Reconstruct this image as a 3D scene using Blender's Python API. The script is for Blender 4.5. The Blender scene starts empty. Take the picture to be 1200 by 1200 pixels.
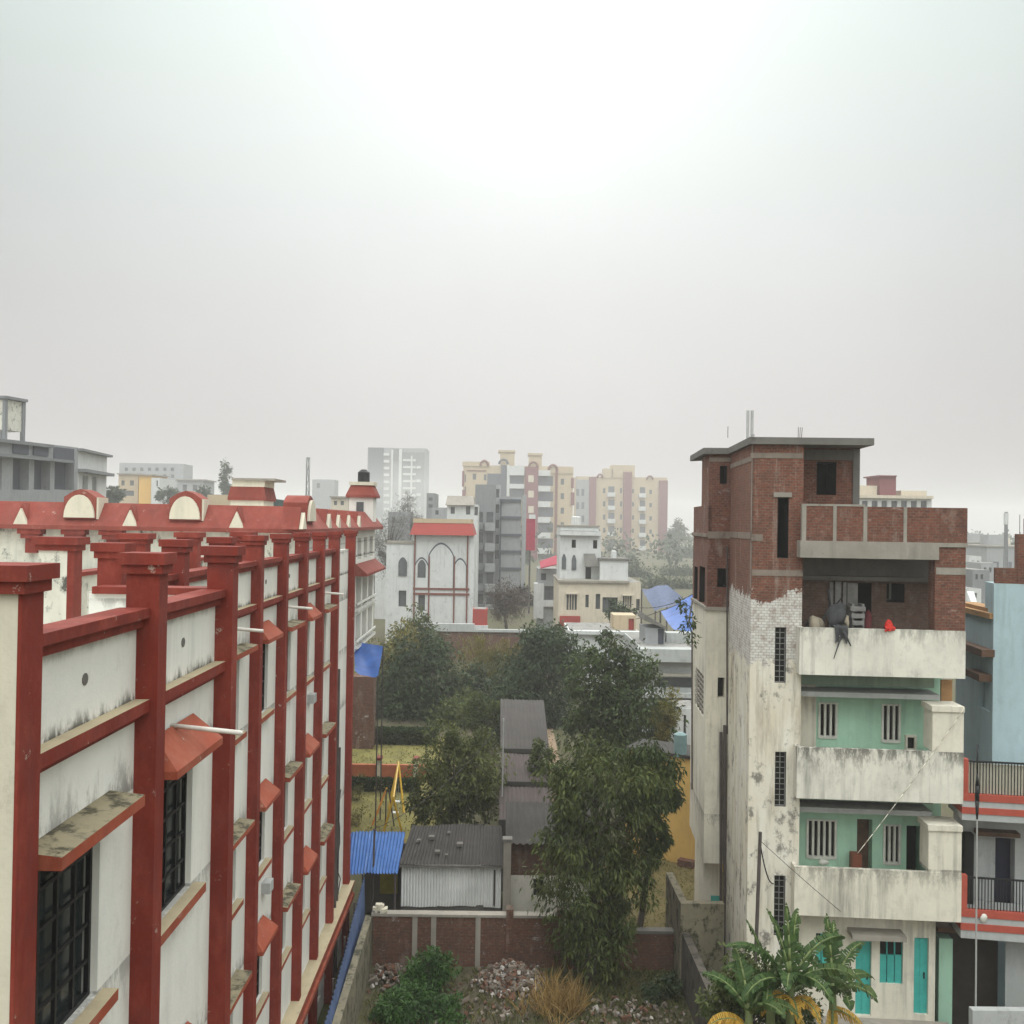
import bpy, math, random
import numpy as np
from mathutils import Vector, Matrix
random.seed(7); rng = np.random.default_rng(7)
sc = bpy.context.scene
COL = sc.collection
rad = math.radians

# ------------------------------------------------------------------ camera
EYE = Vector((0, 0, 12.4)); FPX = 1100.0
_y, _p, _r = math.atan(10/1100), math.atan(12/1100), rad(0.9)
FW = Vector((math.sin(_y)*math.cos(_p), math.cos(_y)*math.cos(_p), math.sin(_p)))
_rt = FW.cross(Vector((0, 0, 1))).normalized(); _up = _rt.cross(FW)
RT = _rt*math.cos(_r)+_up*math.sin(_r); UP = _up*math.cos(_r)-_rt*math.sin(_r)
cam = bpy.data.cameras.new('camera'); co = bpy.data.objects.new('camera', cam); COL.objects.link(co)
m = Matrix.Identity(4)
for i in range(3):
    m[i][0], m[i][1], m[i][2], m[i][3] = RT[i], UP[i], -FW[i], EYE[i]
co.matrix_world = m
cam.sensor_fit = 'HORIZONTAL'; cam.sensor_width = 36; cam.lens = 36*FPX/1200
cam.clip_start = 0.1; cam.clip_end = 6000
sc.camera = co

def ray(px, py): return FW*FPX+RT*(px-600)+UP*(600-py)
def aty(px, py, Y): d = ray(px, py); return EYE+d*(Y/d.y)
def atz(px, py, z): d = ray(px, py); return EYE+d*((z-EYE.z)/d.z)

# ------------------------------------------------------------------ mesh tools
W = {}
class Facade:
    """vertical plane; u runs left to right seen from the outside, d is outward"""
    def __init__(s, p0, p1):
        s.o = Vector((p0[0], p0[1], 0)); t = Vector((p1[0], p1[1], 0))-s.o
        s.L = t.length; s.u = t.normalized(); s.n = s.u.cross(Vector((0, 0, 1)))
    def pt(s, u, z, d=0): return s.o+s.u*u+s.n*d+Vector((0, 0, z))
    def off(s, d):
        g = Facade(s.o, s.o+s.u*s.L); g.o = s.o+s.n*d; return g
    def uz(s, px, py):
        d = ray(px, py); t = (s.o-EYE).dot(s.n)/d.dot(s.n); p = EYE+d*t
        return (p-s.o).dot(s.u), p.z
    def rect(s, x0, y0, x1, y1, d=0):
        g = s.off(d) if d else s; ym, xm = (y0+y1)/2, (x0+x1)/2
        return g.uz(x0, ym)[0], g.uz(x1, ym)[0], g.uz(xm, y1)[1], g.uz(xm, y0)[1]
def FZ(x0, Z0, x1, Z1=None):
    Z1 = Z0 if Z1 is None else Z1
    a, b = aty(x0, 612, Z0), aty(x1, 612, Z1)
    return Facade(a, b)

class MB:
    def __init__(s): s.v = []; s.f = []; s.mi = []; s.sm = False
    def add(s, vs, fs, mi=0):
        k = len(s.v); s.v += [Vector(p) for p in vs]
        for f in fs: s.f.append([k+i for i in f]); s.mi.append(mi)
    def hexa(s, p, mi=0):
        s.add(p, [(0, 3, 2, 1), (4, 5, 6, 7), (0, 1, 5, 4), (1, 2, 6, 5), (2, 3, 7, 6), (3, 0, 4, 7)], mi)
    def box(s, a, b, mi=0):
        (x0, y0, z0), (x1, y1, z1) = a, b
        s.hexa([(x0, y0, z0), (x1, y0, z0), (x1, y1, z0), (x0, y1, z0), (x0, y0, z1), (x1, y0, z1), (x1, y1, z1), (x0, y1, z1)], mi)
        return s
    def fbox(s, F, u0, u1, z0, z1, d0, d1, mi=0):
        P = F.pt
        s.hexa([P(u0, z0, d1), P(u1, z0, d1), P(u1, z0, d0), P(u0, z0, d0), P(u0, z1, d1), P(u1, z1, d1), P(u1, z1, d0), P(u0, z1, d0)], mi)
        return s
    def pbox(s, F, x0, y0, x1, y1, d0, d1, mi=0):
        return s.fbox(F, *F.rect(x0, y0, x1, y1, d1), d0, d1, mi)
    def prism(s, poly, ext, mi=0):
        n = len(poly); e = Vector(ext); P = [Vector(p) for p in poly]
        s.add(P+[p+e for p in P], [tuple(range(n-1, -1, -1)), tuple(range(n, 2*n))]+[(i, (i+1) % n, n+(i+1) % n, n+i) for i in range(n)], mi)
        return s
    def tube(s, p0, p1, r0, r1=None, n=8, mi=0):
        r1 = r0 if r1 is None else r1; p0, p1 = Vector(p0), Vector(p1)
        a = (p1-p0).normalized(); b = a.orthogonal().normalized(); c = a.cross(b)
        ring = [[p+(b*math.cos(2*math.pi*i/n)+c*math.sin(2*math.pi*i/n))*r for i in range(n)] for p, r in ((p0, r0), (p1, r1))]
        s.add(ring[0]+ring[1], [(i, (i+1) % n, n+(i+1) % n, n+i) for i in range(n)]+[tuple(range(n-1, -1, -1)), tuple(range(n, 2*n))], mi)
        return s
    def path(s, pts, rs, n=7, mi=0):
        for i in range(len(pts)-1): s.tube(pts[i], pts[i+1], rs[i], rs[i+1], n, mi)
        return s
    def grid_wall(s, F, u0, u1, z0, z1, holes=(), rev=.25, mi=0, rmi=None):
        us = sorted({u0, u1, *[min(max(h[k], u0), u1) for h in holes for k in (0, 1)]})
        zs = sorted({z0, z1, *[min(max(h[k], z0), z1) for h in holes for k in (2, 3)]})
        P = F.pt
        for a, b in zip(us, us[1:]):
            for c, d in zip(zs, zs[1:]):
                if b-a < 1e-5 or d-c < 1e-5: continue
                mu, mz = (a+b)/2, (c+d)/2
                if any(h[0] < mu < h[1] and h[2] < mz < h[3] for h in holes): continue
                s.add([P(a, c), P(b, c), P(b, d), P(a, d)], [(0, 1, 2, 3)], mi)
        for h in holes:
            a, b, c, d = h[:4]; r = h[4] if len(h) > 4 else rev; q = mi if rmi is None else rmi
            s.add([P(a, c), P(b, c), P(b, d), P(a, d), P(a, c, -r), P(b, c, -r), P(b, d, -r), P(a, d, -r)],
                  [(0, 4, 5, 1), (1, 5, 6, 2), (2, 6, 7, 3), (3, 7, 4, 0)], q)
        return s
    def shell(s, F, u0, u1, z0, z1, D, mi=0, top=True):
        P = F.pt
        s.add([P(u0, z0), P(u1, z0), P(u1, z0, -D), P(u0, z0, -D), P(u0, z1), P(u1, z1), P(u1, z1, -D), P(u0, z1, -D)],
              [(1, 2, 6, 5), (2, 3, 7, 6), (3, 0, 4, 7)]+([(4, 5, 6, 7)] if top else []), mi)
        return s
    def corr(s, a, b, c, d, n, amp, mi=0):
        """corrugated sheet: a->b carries the waves, a->d the ridges"""
        a, b, c, d = map(Vector, (a, b, c, d)); nn = (b-a).cross(d-a).normalized(); k = 4*n
        g = random.Random(int(abs(a.x*31+a.y*7+a.z*3)*100)); R_ = 7; ph = [g.uniform(0, 6) for _ in range(4)]; vs = []
        seams = sorted(g.uniform(.1, .9) for _ in range(max(1, n//9)))
        for j in range(R_+1):
            v = j/R_
            for i in range(k+1):
                t = i/k; lap = sum(t > q for q in seams)
                dent = amp*(.5*math.sin(5*t+ph[0]+2*v)+.4*math.sin(11*t+ph[1]-5*v)+.35*math.sin(9*v+ph[2]+lap*2.1))+.006*(lap % 2)
                e = (.012*math.sin(23*t+ph[3])+.03*((lap*7) % 3-1)) if j in (0, R_) else 0
                p_ = a.lerp(b, t).lerp(d.lerp(c, t), v); vs.append(p_+nn*(amp*math.sin(2*math.pi*t*n)+dent)+(d-a).normalized()*e)
        s.add(vs, [(j*(k+1)+i, j*(k+1)+i+1, (j+1)*(k+1)+i+1, (j+1)*(k+1)+i) for j in range(R_) for i in range(k)], mi)
        return s
    def build(s, name, mats, parent=None, loc=None):
        me = bpy.data.meshes.new(name)
        o = bpy.data.objects.new(name, me); COL.objects.link(o)
        if parent is not None: L = W[parent]; o.parent = parent
        else:
            if loc is None:
                xs = [v.x for v in s.v]; ys = [v.y for v in s.v]
                loc = Vector(((min(xs)+max(xs))/2, (min(ys)+max(ys))/2, min(v.z for v in s.v)))
            L = Vector(loc); o.location = L
        W[o] = L
        me.from_pydata([tuple(v-L) for v in s.v], [], s.f)
        if not isinstance(mats, (list, tuple)): mats = [mats]
        for q in mats: me.materials.append(q)
        me.polygons.foreach_set('material_index', s.mi)
        if s.sm: me.polygons.foreach_set('use_smooth', [True]*len(s.f))
        me.update()
        return o

def tag(o, label, cat=None, group=None, kind=None):
    if label: o['label'] = label
    if cat: o['category'] = cat
    if group: o['group'] = group
    if kind: o['kind'] = kind
    return o
def root(name, label, cat, loc, group=None):
    o = bpy.data.objects.new(name, None); COL.objects.link(o)
    L = Vector((loc[0], loc[1], loc[2] if len(loc) > 2 else 0)); o.location = L; W[o] = L
    o.empty_display_size = .2
    return tag(o, label, cat, group)

# ------------------------------------------------------------------ materials
class NT:
    def __init__(s, name):
        s.m = bpy.data.materials.new(name); s.m.use_nodes = True; s.t = s.m.node_tree; s.t.nodes.clear()
        s.out = s.t.nodes.new('ShaderNodeOutputMaterial')
        s.obj = s.n('ShaderNodeTexCoord').outputs['Object']
    def n(s, ty, props=None, **inp):
        q = s.t.nodes.new(ty)
        for k, v in (props or {}).items(): setattr(q, k, v)
        for k, v in inp.items(): s.set(q, k.replace('_', ' '), v)
        return q
    def set(s, q, k, v):
        i = q.inputs[k] if isinstance(k, str) else q.inputs[k]
        if isinstance(v, bpy.types.NodeSocket): s.t.links.new(v, i)
        elif isinstance(v, (tuple, list)) and len(v) == 3 and i.type == 'RGBA': i.default_value = (*v, 1)
        else: i.default_value = v
    def mapped(s, scale, loc=(0, 0, 0)):
        q = s.n('ShaderNodeMapping', Vector=s.obj); q.inputs['Scale'].default_value = scale; q.inputs['Location'].default_value = loc
        return q.outputs[0]
    def noise(s, scale, detail=5, rough=.6, vec=None):
        return s.n('ShaderNodeTexNoise', Vector=vec or s.obj, Scale=scale, Detail=detail, Roughness=rough).outputs['Fac']
    def rng(s, v, a, b, c=0., d=1.):
        q = s.n('ShaderNodeMapRange', Value=v); q.clamp = True
        for k, x in zip((1, 2, 3, 4), (a, b, c, d)): q.inputs[k].default_value = x
        return q.outputs[0]
    def math(s, op, a, b=0.):
        q = s.n('ShaderNodeMath', {'operation': op}); s.set(q, 0, a); s.set(q, 1, b); return q.outputs[0]
    def mix(s, f, a, b, mode='MIX'):
        q = s.n('ShaderNodeMix', {'data_type': 'RGBA', 'blend_type': mode})
        s.set(q, 0, f)
        for k, v in ((6, a), (7, b)):
            if isinstance(v, bpy.types.NodeSocket): s.t.links.new(v, q.inputs[k])
            else: q.inputs[k].default_value = (*v, 1)
        return q.outputs[2]
    def bsdf(s, col, rough=.8, bump=None, bstr=.3, bdist=.02, **kw):
        b = s.n('ShaderNodeBsdfPrincipled'); s.set(b, 'Base Color', col); s.set(b, 'Roughness', rough)
        b.inputs['Specular IOR Level'].default_value = kw.get('spec', .3)
        if 'metal' in kw: b.inputs['Metallic'].default_value = kw['metal']
        if bump is not None:
            q = s.n('ShaderNodeBump', Height=bump, Strength=bstr, Distance=bdist); s.t.links.new(q.outputs[0], b.inputs['Normal'])
        s.t.links.new(b.outputs[0], s.out.inputs[0]); return b

def plaster(name, col, dark=(.06, .055, .045), amt=.35, streak=.4, mould=.25, rough=.85, seed=0, var=.14, msc=1.1, bdist=.02, mt=.58, ledge=None, fade=None):
    t = NT(name); L = (seed*3.1, seed*1.7, seed*2.3)
    big = t.noise(.9, 6, .65, t.mapped((1, 1, .8), L))
    c = t.mix(t.rng(big, .3, .7), tuple(x*(1-var) for x in col), tuple(min(1, x*(1+var*.6)) for x in col))
    fine = t.noise(14, 5, .7)
    c = t.mix(t.rng(fine, .35, .75, 0, var*.9), c, tuple(x*.55 for x in col))
    st = t.noise(1, 5, .6, t.mapped((5, 5, .35), L))
    zone = t.noise(.7, 3, .5, t.mapped((1, 1, 1), (L[1], L[0], 5)))
    sf = t.math('MULTIPLY', t.rng(st, .48, .72), t.rng(zone, .4, .62))
    c = t.mix(t.math('MULTIPLY', sf, streak), c, tuple(x*.35+.02 for x in col))
    mo = t.noise(msc, 9, .75, t.mapped((1.6, 1.6, 1), (L[2], 7, L[0])))
    c = t.mix(t.rng(mo, mt, mt+.09, 0, mould), c, dark)
    dirt = t.noise(3.5, 8, .7, t.mapped((1, 1, .6), (1, L[2], 3)))
    c = t.mix(t.rng(dirt, .5, .8, 0, amt), c, tuple(x*.45+.03 for x in col))
    if fade:
        fd = t.math('MULTIPLY', t.rng(t.noise(2.3, 8, .75, t.mapped((1, 1, .45), (L[1], 4, L[2]))), .46, .68), t.rng(fine, .25, .6, .35, 1))
        c = t.mix(t.math('MULTIPLY', fd, .75), c, fade)
        ch = t.noise(5.5, 9, .8, t.mapped((1, 1, 1), (9, L[0], 3))); c = t.mix(t.rng(ch, .63, .66, 0, .8), c, (.42, .36, .30))
    if ledge:   # black growth just above each ledge / below each top edge: list of (z, height, strength)
        z = t.n('ShaderNodeSeparateXYZ', Vector=t.obj).outputs[2]; ln = t.noise(3.2, 8, .8, t.mapped((1.3, 1.3, .42), (5, L[0], 2)))
        for z0, h, s in ledge:
            lo, hi = (z0, z0+h) if h > 0 else (z0, z0+h)
            band = t.math('MULTIPLY', t.rng(z, lo, hi, 1, 0), t.rng(z, lo-.03, lo-.02)) if h > 0 else t.math('MULTIPLY', t.rng(z, hi, lo, 0, 1), t.rng(z, lo+.02, lo+.03, 1, 0))
            f = t.math('MULTIPLY', band, t.rng(t.math('ADD', ln, t.math('MULTIPLY', band, .16)), .56, .68))
            c = t.mix(t.math('MULTIPLY', f, s), c, dark)
    t.bsdf(c, rough, fine, .25, bdist)
    return t.m
def flat(name, col, rough=.7, var=.2, sc_=3., spec=.3, metal=0., bump=.15):
    t = NT(name); a = t.noise(sc_, 7, .65); b = t.noise(sc_*9, 4, .6)
    c = t.mix(t.rng(a, .3, .7), tuple(x*(1-var) for x in col), tuple(min(1, x*(1+var)) for x in col))
    c = t.mix(t.rng(b, .55, .8, 0, var*1.2), c, tuple(x*.5 for x in col))
    t.bsdf(c, rough, b, bump, .01, spec=spec, metal=metal)
    return t.m
def brickvec(t):
    x = t.n('ShaderNodeSeparateXYZ', Vector=t.obj)
    return t.n('ShaderNodeCombineXYZ', X=t.math('ADD', x.outputs[0], x.outputs[1]), Y=x.outputs[2]).outputs[0], x
def bricktex(t, c1, c2, mo, w=.12, h=.068, ms=.009):
    v, x = brickvec(t)
    wob = t.n('ShaderNodeVectorMath', {'operation': 'SCALE'}, Vector=t.n('ShaderNodeTexNoise', Vector=v, Scale=6.).outputs['Color']); wob.inputs['Scale'].default_value = .012
    va = t.n('ShaderNodeVectorMath', {'operation': 'ADD'}); t.set(va, 0, v); t.set(va, 1, wob.outputs[0])
    b = t.n('ShaderNodeTexBrick', Vector=va.outputs[0], Color1=c1, Color2=c2, Mortar=mo, Scale=1., Mortar_Size=ms, Brick_Width=w, Row_Height=h)
    b.inputs['Bias'].default_value = -.1
    return b.outputs['Color'], b.outputs['Fac'], x
def brick(name, c1=(.19, .064, .038), c2=(.105, .042, .029), mo=(.14, .092, .07), white=0., smear=.55, soot=.6, w=.12, h=.068):
    t = NT(name); c, f, x = bricktex(t, c1, c2, mo, w, h)
    big = t.noise(1.1, 7, .7)
    c = t.mix(t.rng(t.noise(7, 6, .75), .45, .62, 0, .55), c, tuple(x*.55 for x in c1))
    c = t.mix(t.rng(t.noise(9, 5, .7, t.mapped((1, 1, 2.5), (7, 1, 4))), .56, .66, 0, .6), c, (.27, .16, .115))
    c = t.mix(t.rng(big, .5, .75, 0, soot), c, (.05, .035, .03))
    sm = t.noise(1, 6, .7, t.mapped((2.5, 2.5, .8), (4, 2, 1)))
    c = t.mix(t.rng(sm, .55, .72, 0, smear), c, (.3, .25, .21))
    if white: c = t.mix(t.rng(t.noise(1.7, 9, .75, t.mapped((1, 1, 1.6), (3, 9, 2))), .6, .68, 0, white), c, (.6, .57, .54))
    t.bsdf(c, .92, f, -.6, .012)
    return t.m
def foliage(name, lo, hi, dry=None, dryamt=.0, trans=.3):
    t = NT(name); a = t.n('ShaderNodeAttribute', {'attribute_name': 'tint'}).outputs['Fac']
    c = t.mix(a, lo, hi)
    if dry: c = t.mix(t.rng(t.noise(.6, 4, .6), .5, .7, 0, dryamt), c, dry)
    b = t.bsdf(c, .62, spec=.25)
    tr = t.n('ShaderNodeBsdfTranslucent', Color=c); mx = t.n('ShaderNodeMixShader', Fac=trans)
    t.t.links.new(b.outputs[0], mx.inputs[1]); t.t.links.new(tr.outputs[0], mx.inputs[2]); t.t.links.new(mx.outputs[0], t.out.inputs[0])
    return t.m
def glass(name, col=(.02, .025, .025), rough=.18, var=.4):
    t = NT(name); a = t.noise(2.2, 3, .5)
    t.bsdf(t.mix(a, tuple(x*(1-var) for x in col), tuple(x*(1+2*var) for x in col)), rough, spec=.5)
    return t.m

M = {}
M['cream'] = plaster('cream_school_plaster', (.60, .55, .44), amt=.3, streak=.3, mould=.25, seed=1, var=.09)
M['white'] = plaster('white_school_plaster', (.74, .725, .675), dark=(.05, .045, .035), amt=.2, streak=.3, mould=.12, seed=2, var=.07, ledge=[(10.9, .14, .95), (11.5, -.12, .5), (10.19, .45, .7), (8.8, -.5, .5), (7.2, .4, .6), (4.66, .4, .6)])
M['stained'] = plaster('mould_stained_plaster', (.62, .60, .52), dark=(.03, .03, .025), amt=.6, streak=.7, mould=.9, seed=3, var=.12, msc=1.9, mt=.54)
M['redp'] = plaster('red_oxide_paint', (.185, .022, .012), dark=(.07, .02, .015), amt=.45, streak=.55, mould=.35, rough=.75, seed=4, var=.2, fade=(.29, .056, .036))
M['redroof'] = plaster('red_painted_roof', (.215, .042, .028), dark=(.12, .04, .03), amt=.4, streak=.45, mould=.3, rough=.85, seed=5, var=.18, fade=(.28, .08, .06))
M['hood'] = plaster('orange_red_paint', (.30, .06, .028), dark=(.09, .03, .02), amt=.45, streak=.45, mould=.4, rough=.8, seed=6, var=.2, fade=(.36, .13, .08))
M['tan'] = plaster('tan_cement', (.42, .35, .23), amt=.5, streak=.1, mould=.4, seed=7)
M['moss'] = plaster('mossy_cement', (.24, .205, .13), dark=(.04, .035, .02), amt=.8, streak=.2, mould=.95, seed=8, msc=2.6, mt=.49)
M['lime'] = plaster('limewashed_terrace', (.60, .58, .52), dark=(.05, .05, .04), amt=.6, streak=.0, mould=.8, seed=9, msc=1.4, mt=.53)
M['conc'] = plaster('bare_concrete', (.30, .27, .23), dark=(.08, .07, .06), amt=.5, streak=.5, mould=.45, seed=10, var=.2)
M['concd'] = plaster('dark_concrete', (.15, .14, .125), dark=(.04, .035, .03), amt=.5, streak=.5, mould=.5, seed=11, var=.22)
M['dirtyw'] = plaster('dirty_white_parapet', (.69, .655, .57), dark=(.07, .063, .05), amt=.6, streak=1., mould=.3, seed=12, var=.13, msc=1.5, mt=.58, ledge=[(7.16, -.95, .9), (10.04, -.6, .55)])
M['dirtyw2'] = plaster('weathered_cream_wall', (.68, .63, .525), dark=(.10, .09, .075), amt=.5, streak=.95, mould=.22, seed=13, var=.12, mt=.58, ledge=[(4.28, -.7, .65)])
M['mint'] = plaster('mint_green_wall', (.40, .62, .47), dark=(.12, .15, .12), amt=.3, streak=.35, mould=.15, seed=14, var=.1)
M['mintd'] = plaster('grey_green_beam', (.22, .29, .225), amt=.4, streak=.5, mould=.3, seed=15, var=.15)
M['teal'] = flat('teal_paint', (.055, .36, .32), .55, .18)
M['paleblue'] = plaster('pale_blue_wall', (.40, .51, .545), dark=(.15, .17, .17), amt=.3, streak=.4, mould=.2, seed=16, var=.09)
M['greyw'] = plaster('pale_grey_wall', (.40, .405, .395), amt=.4, streak=.45, mould=.3, seed=17)
M['bandred'] = flat('balcony_red_paint', (.36, .07, .045), .6, .15)
M['brick'] = brick('raw_brick', white=.3)
M['brickd'] = brick('dull_rough_brick', (.16, .085, .06), (.11, .065, .05), (.13, .10, .085), smear=.5, soot=.5)  # duller, browner brick with softer mortar contrast
M['brickold'] = brick('old_boundary_brick', (.135, .055, .034), (.085, .04, .028), (.10, .075, .055), white=.75, smear=.45, soot=.55, w=.16, h=.09)
M['dark'] = flat('unlit_interior_black', (.012, .011, .010), .9, .3)  # near-black colour stands in for the shade of unlit interiors
M['glass'] = glass('dark_window_glass')
M['glassg'] = glass('grey_window_glass', (.07, .075, .08), .25)
M['iron'] = flat('black_iron', (.012, .012, .013), .5, .3)
M['wood'] = flat('old_brown_wood', (.10, .055, .035), .8, .35)
M['plank'] = flat('grey_planks', (.22, .21, .20), .85, .35)
M['orangew'] = flat('orange_brown_board', (.34, .19, .085), .8, .25)
M['bluesheet'] = plaster('blue_tin_sheet', (.065, .165, .42), dark=(.09, .06, .045), amt=.3, streak=.35, mould=.4, rough=.55, seed=63, msc=1.6, fade=(.12, .22, .45))
M['tarp'] = flat('blue_tarpaulin', (.035, .10, .32), .6, .3, 1.5)
M['fence'] = flat('faded_blue_sheet', (.10, .14, .26), .6, .25, 1.5)
M['whitesheet'] = plaster('white_tin_sheet', (.78, .78, .76), amt=.2, streak=.35, mould=.08, rough=.6, seed=18)
M['tile'] = plaster('dark_tiled_roof', (.05, .045, .041), dark=(.02, .02, .018), amt=.6, streak=.2, mould=.5, seed=19, var=.35)
M['asb'] = plaster('old_asbestos_roof', (.052, .045, .041), dark=(.05, .045, .04), amt=.4, streak=.3, mould=.4, seed=20, var=.22)
M['asbp'] = plaster('mauve_asbestos_roof', (.062, .046, .043), dark=(.05, .045, .04), amt=.4, streak=.3, mould=.3, seed=21, var=.18)
M['yellow'] = plaster('ochre_yellow_wall', (.60, .38, .12), dark=(.14, .09, .04), amt=.35, streak=.5, mould=.25, seed=22, var=.13)
M['yel'] = flat('yellow_play_paint', (.55, .33, .03), .5, .15)
M['tank'] = flat('black_plastic_tank', (.012, .012, .012), .45, .2)
M['mossw'] = plaster('mossy_cement_wall', (.20, .175, .12), dark=(.03, .03, .015), amt=.7, streak=.6, mould=.9, seed=60, msc=2.2, mt=.5, var=.2)
M['damp'] = plaster('damp_brown_wall', (.10, .085, .07), dark=(.02, .02, .015), amt=.6, streak=.7, mould=.8, seed=61, msc=2., mt=.5, var=.25)
M['roofc'] = plaster('town_roof_cement', (.25, .24, .225), dark=(.06, .055, .05), amt=.6, streak=0, mould=.7, seed=62, mt=.52, var=.2)
M['bandc'] = plaster('mortar_smeared_concrete', (.23, .185, .15), dark=(.07, .05, .04), amt=.6, streak=.7, mould=.6, seed=64, var=.25, mt=.54)
M['steel'] = flat('galvanised_pipe', (.45, .45, .44), .45, .15, metal=.4)
M['pvc'] = plaster('white_plastic_pipe', (.66, .62, .56), amt=.5, streak=0, mould=.3, seed=23)
M['pipe_d'] = flat('dark_rusty_pipe', (.075, .06, .055), .7, .3)
M['redc'] = flat('bright_red_cloth', (.45, .03, .02), .9, .2)
M['maroonc'] = flat('maroon_cloth', (.14, .03, .035), .9, .25)
M['rag'] = flat('grey_rag', (.05, .05, .052), .95, .4)
M['sack'] = flat('beige_sack', (.33, .28, .21), .95, .3)
M['bark'] = flat('bark', (.085, .07, .055), .95, .4, 6)
M['barkp'] = flat('pale_bark', (.17, .15, .13), .95, .3, 6)
# ------------------------------------------------------------------ generic builders
def window(par, F, r, rev=.25, frame='iron', pane='glass', nv=1, nh=1, bar=.04, sub=True):
    """recessed window: bars in front of a pane; r = (u0,u1,z0,z1)"""
    u0, u1, z0, z1 = r[:4]
    f = MB(); d0, d1 = -rev+.03, -rev+.03+bar
    f.fbox(F, u0, u0+bar, z0, z1, d0, d1).fbox(F, u1-bar, u1, z0, z1, d0, d1)
    f.fbox(F, u0+bar, u1-bar, z0, z0+bar, d0, d1).fbox(F, u0+bar, u1-bar, z1-bar, z1, d0, d1)
    for i in range(1, nv+1):
        c = u0+(u1-u0)*i/(nv+1); f.fbox(F, c-bar*.4, c+bar*.4, z0+bar, z1-bar, d0+.003, d1-.003)
    for i in range(1, nh+1):
        c = z0+(z1-z0)*i/(nh+1); f.fbox(F, u0+bar, u1-bar, c-bar*.4, c+bar*.4, d0+.006, d1-.006)
    o = f.build('window', M[frame], par)
    MB().fbox(F, u0, u1, z0, z1, -rev-.02, -rev).build('pane', M[pane], o)
    return o
def house(name, label, cat, F, x0, ytop, x1, D, mat, wins=(), group=None, wmat='glassg', rev=.3, zb=0., roofslab=None):
    """box building on facade F from pixel columns x0..x1 with its top at ytop; wins in pixels"""
    u0, u1, _, z1 = F.rect(x0, ytop, x1, ytop+1)
    holes = [F.rect(*w[:4]) for w in wins]
    c = F.pt((u0+u1)/2, 0, -D/2)
    r = root(name, label, cat, (c.x, c.y, zb), group)
    mb = MB().grid_wall(F, u0, u1, zb, z1, holes, rev); mb.shell(F, u0, u1, zb, z1, D)
    mb.build('wall', mat, r)
    if D > 1: MB().fbox(F, u0+.12, u1-.12, z1+.003, z1+.03, -D+.1, -.12).build('roof_surface', M['roofc'], r)
    for h in holes:
        MB().fbox(F, h[0], h[1], h[2], h[3], -rev-.05, -rev).build('window', M[wmat], r)
    if roofslab:
        MB().fbox(F, u0-.15, u1+.15, z1+.003, z1+.003+roofslab, -D-.15, .18).build('roof', M['conc'], r)
    return r
def part(r, F, name, mat, *rects):
    """rects: (x0,y0,x1,y1,d0,d1) in pixels on facade F, one mesh"""
    mb = MB()
    for q in rects: mb.pbox(F, *q)
    return mb.build(name, mat, r)

# ------------------------------------------------------------------ foliage
def leafmesh(name, pos, ax, wd, L, Wd, tint, mat, parent=None, loc=None, fold=.15):
    n = len(pos)
    nn = np.cross(ax, wd)
    mid = pos+ax*(L*.5)[:, None]
    v = np.empty((n, 4, 3))
    v[:, 0] = pos; v[:, 2] = pos+ax*L[:, None]-np.array([0, 0, 1])*(L*.12)[:, None]
    v[:, 1] = mid+wd*(Wd*.5)[:, None]+nn*(Wd*fold)[:, None]
    v[:, 3] = mid-wd*(Wd*.5)[:, None]+nn*(Wd*fold)[:, None]
    v = v.reshape(-1, 3)
    if parent is not None: Lc = np.array(W[parent])
    else:
        Lc = np.array(loc if loc is not None else (v[:, 0].mean(), v[:, 1].mean(), v[:, 2].min()))
    me = bpy.data.meshes.new(name)
    me.vertices.add(4*n); me.vertices.foreach_set('co', (v-Lc).ravel())
    me.loops.add(4*n); me.loops.foreach_set('vertex_index', np.arange(4*n))
    me.polygons.add(n); me.polygons.foreach_set('loop_start', np.arange(n)*4)
    me.polygons.foreach_set('loop_total', np.full(n, 4))
    at = me.attributes.new('tint', 'FLOAT', 'FACE'); at.data.foreach_set('value', tint)
    me.materials.append(mat); me.update(calc_edges=True); me.validate()
    o = bpy.data.objects.new(name, me); COL.objects.link(o)
    if parent is not None: o.parent = parent
    else: o.location = Lc
    W[o] = Vector(Lc)
    return o
def unit(a): return a/np.maximum(np.linalg.norm(a, axis=1), 1e-6)[:, None]
def leafset(centers, radii, per, size, droop=.3, aspect=.38, flat_=1.):
    """leaves in shells round clump centres"""
    K = len(centers); n = K*per
    c = np.repeat(centers, per, 0); R = np.repeat(radii, per)
    d = unit(rng.normal(size=(n, 3))); rr = R*(.35+.65*rng.random(n)**.6)*np.where(rng.random(n) < .13, 1.15+.4*rng.random(n), 1.)
    pos = c+d*rr[:, None]*np.array([1, 1, flat_])
    ax = unit(d*.55+rng.normal(size=(n, 3))*.5+np.array([0, 0, -droop]))
    wd = unit(np.cross(ax, rng.normal(size=(n, 3))*.6+np.array([0, 0, 1.])))
    L = size*(.65+.7*rng.random(n)); ct = np.repeat(rng.random(K), per)
    tint = np.clip(.5*ct+.5*rng.random(n), 0, 1)
    return pos, ax, wd, L, L*aspect, tint
def clumps(c, r, K, lo=.35, crf=.3, seed=0):
    g = np.random.default_rng(seed+100)
    d = unit(g.normal(size=(K, 3))); rr = lo+(1-lo)*g.random(K)**.7
    cen = np.array(c)+d*rr[:, None]*np.array(r)*(1-crf*.7)
    rad_ = np.mean(r)*crf*(.42+1.1*g.random(K))
    return cen, rad_
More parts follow.
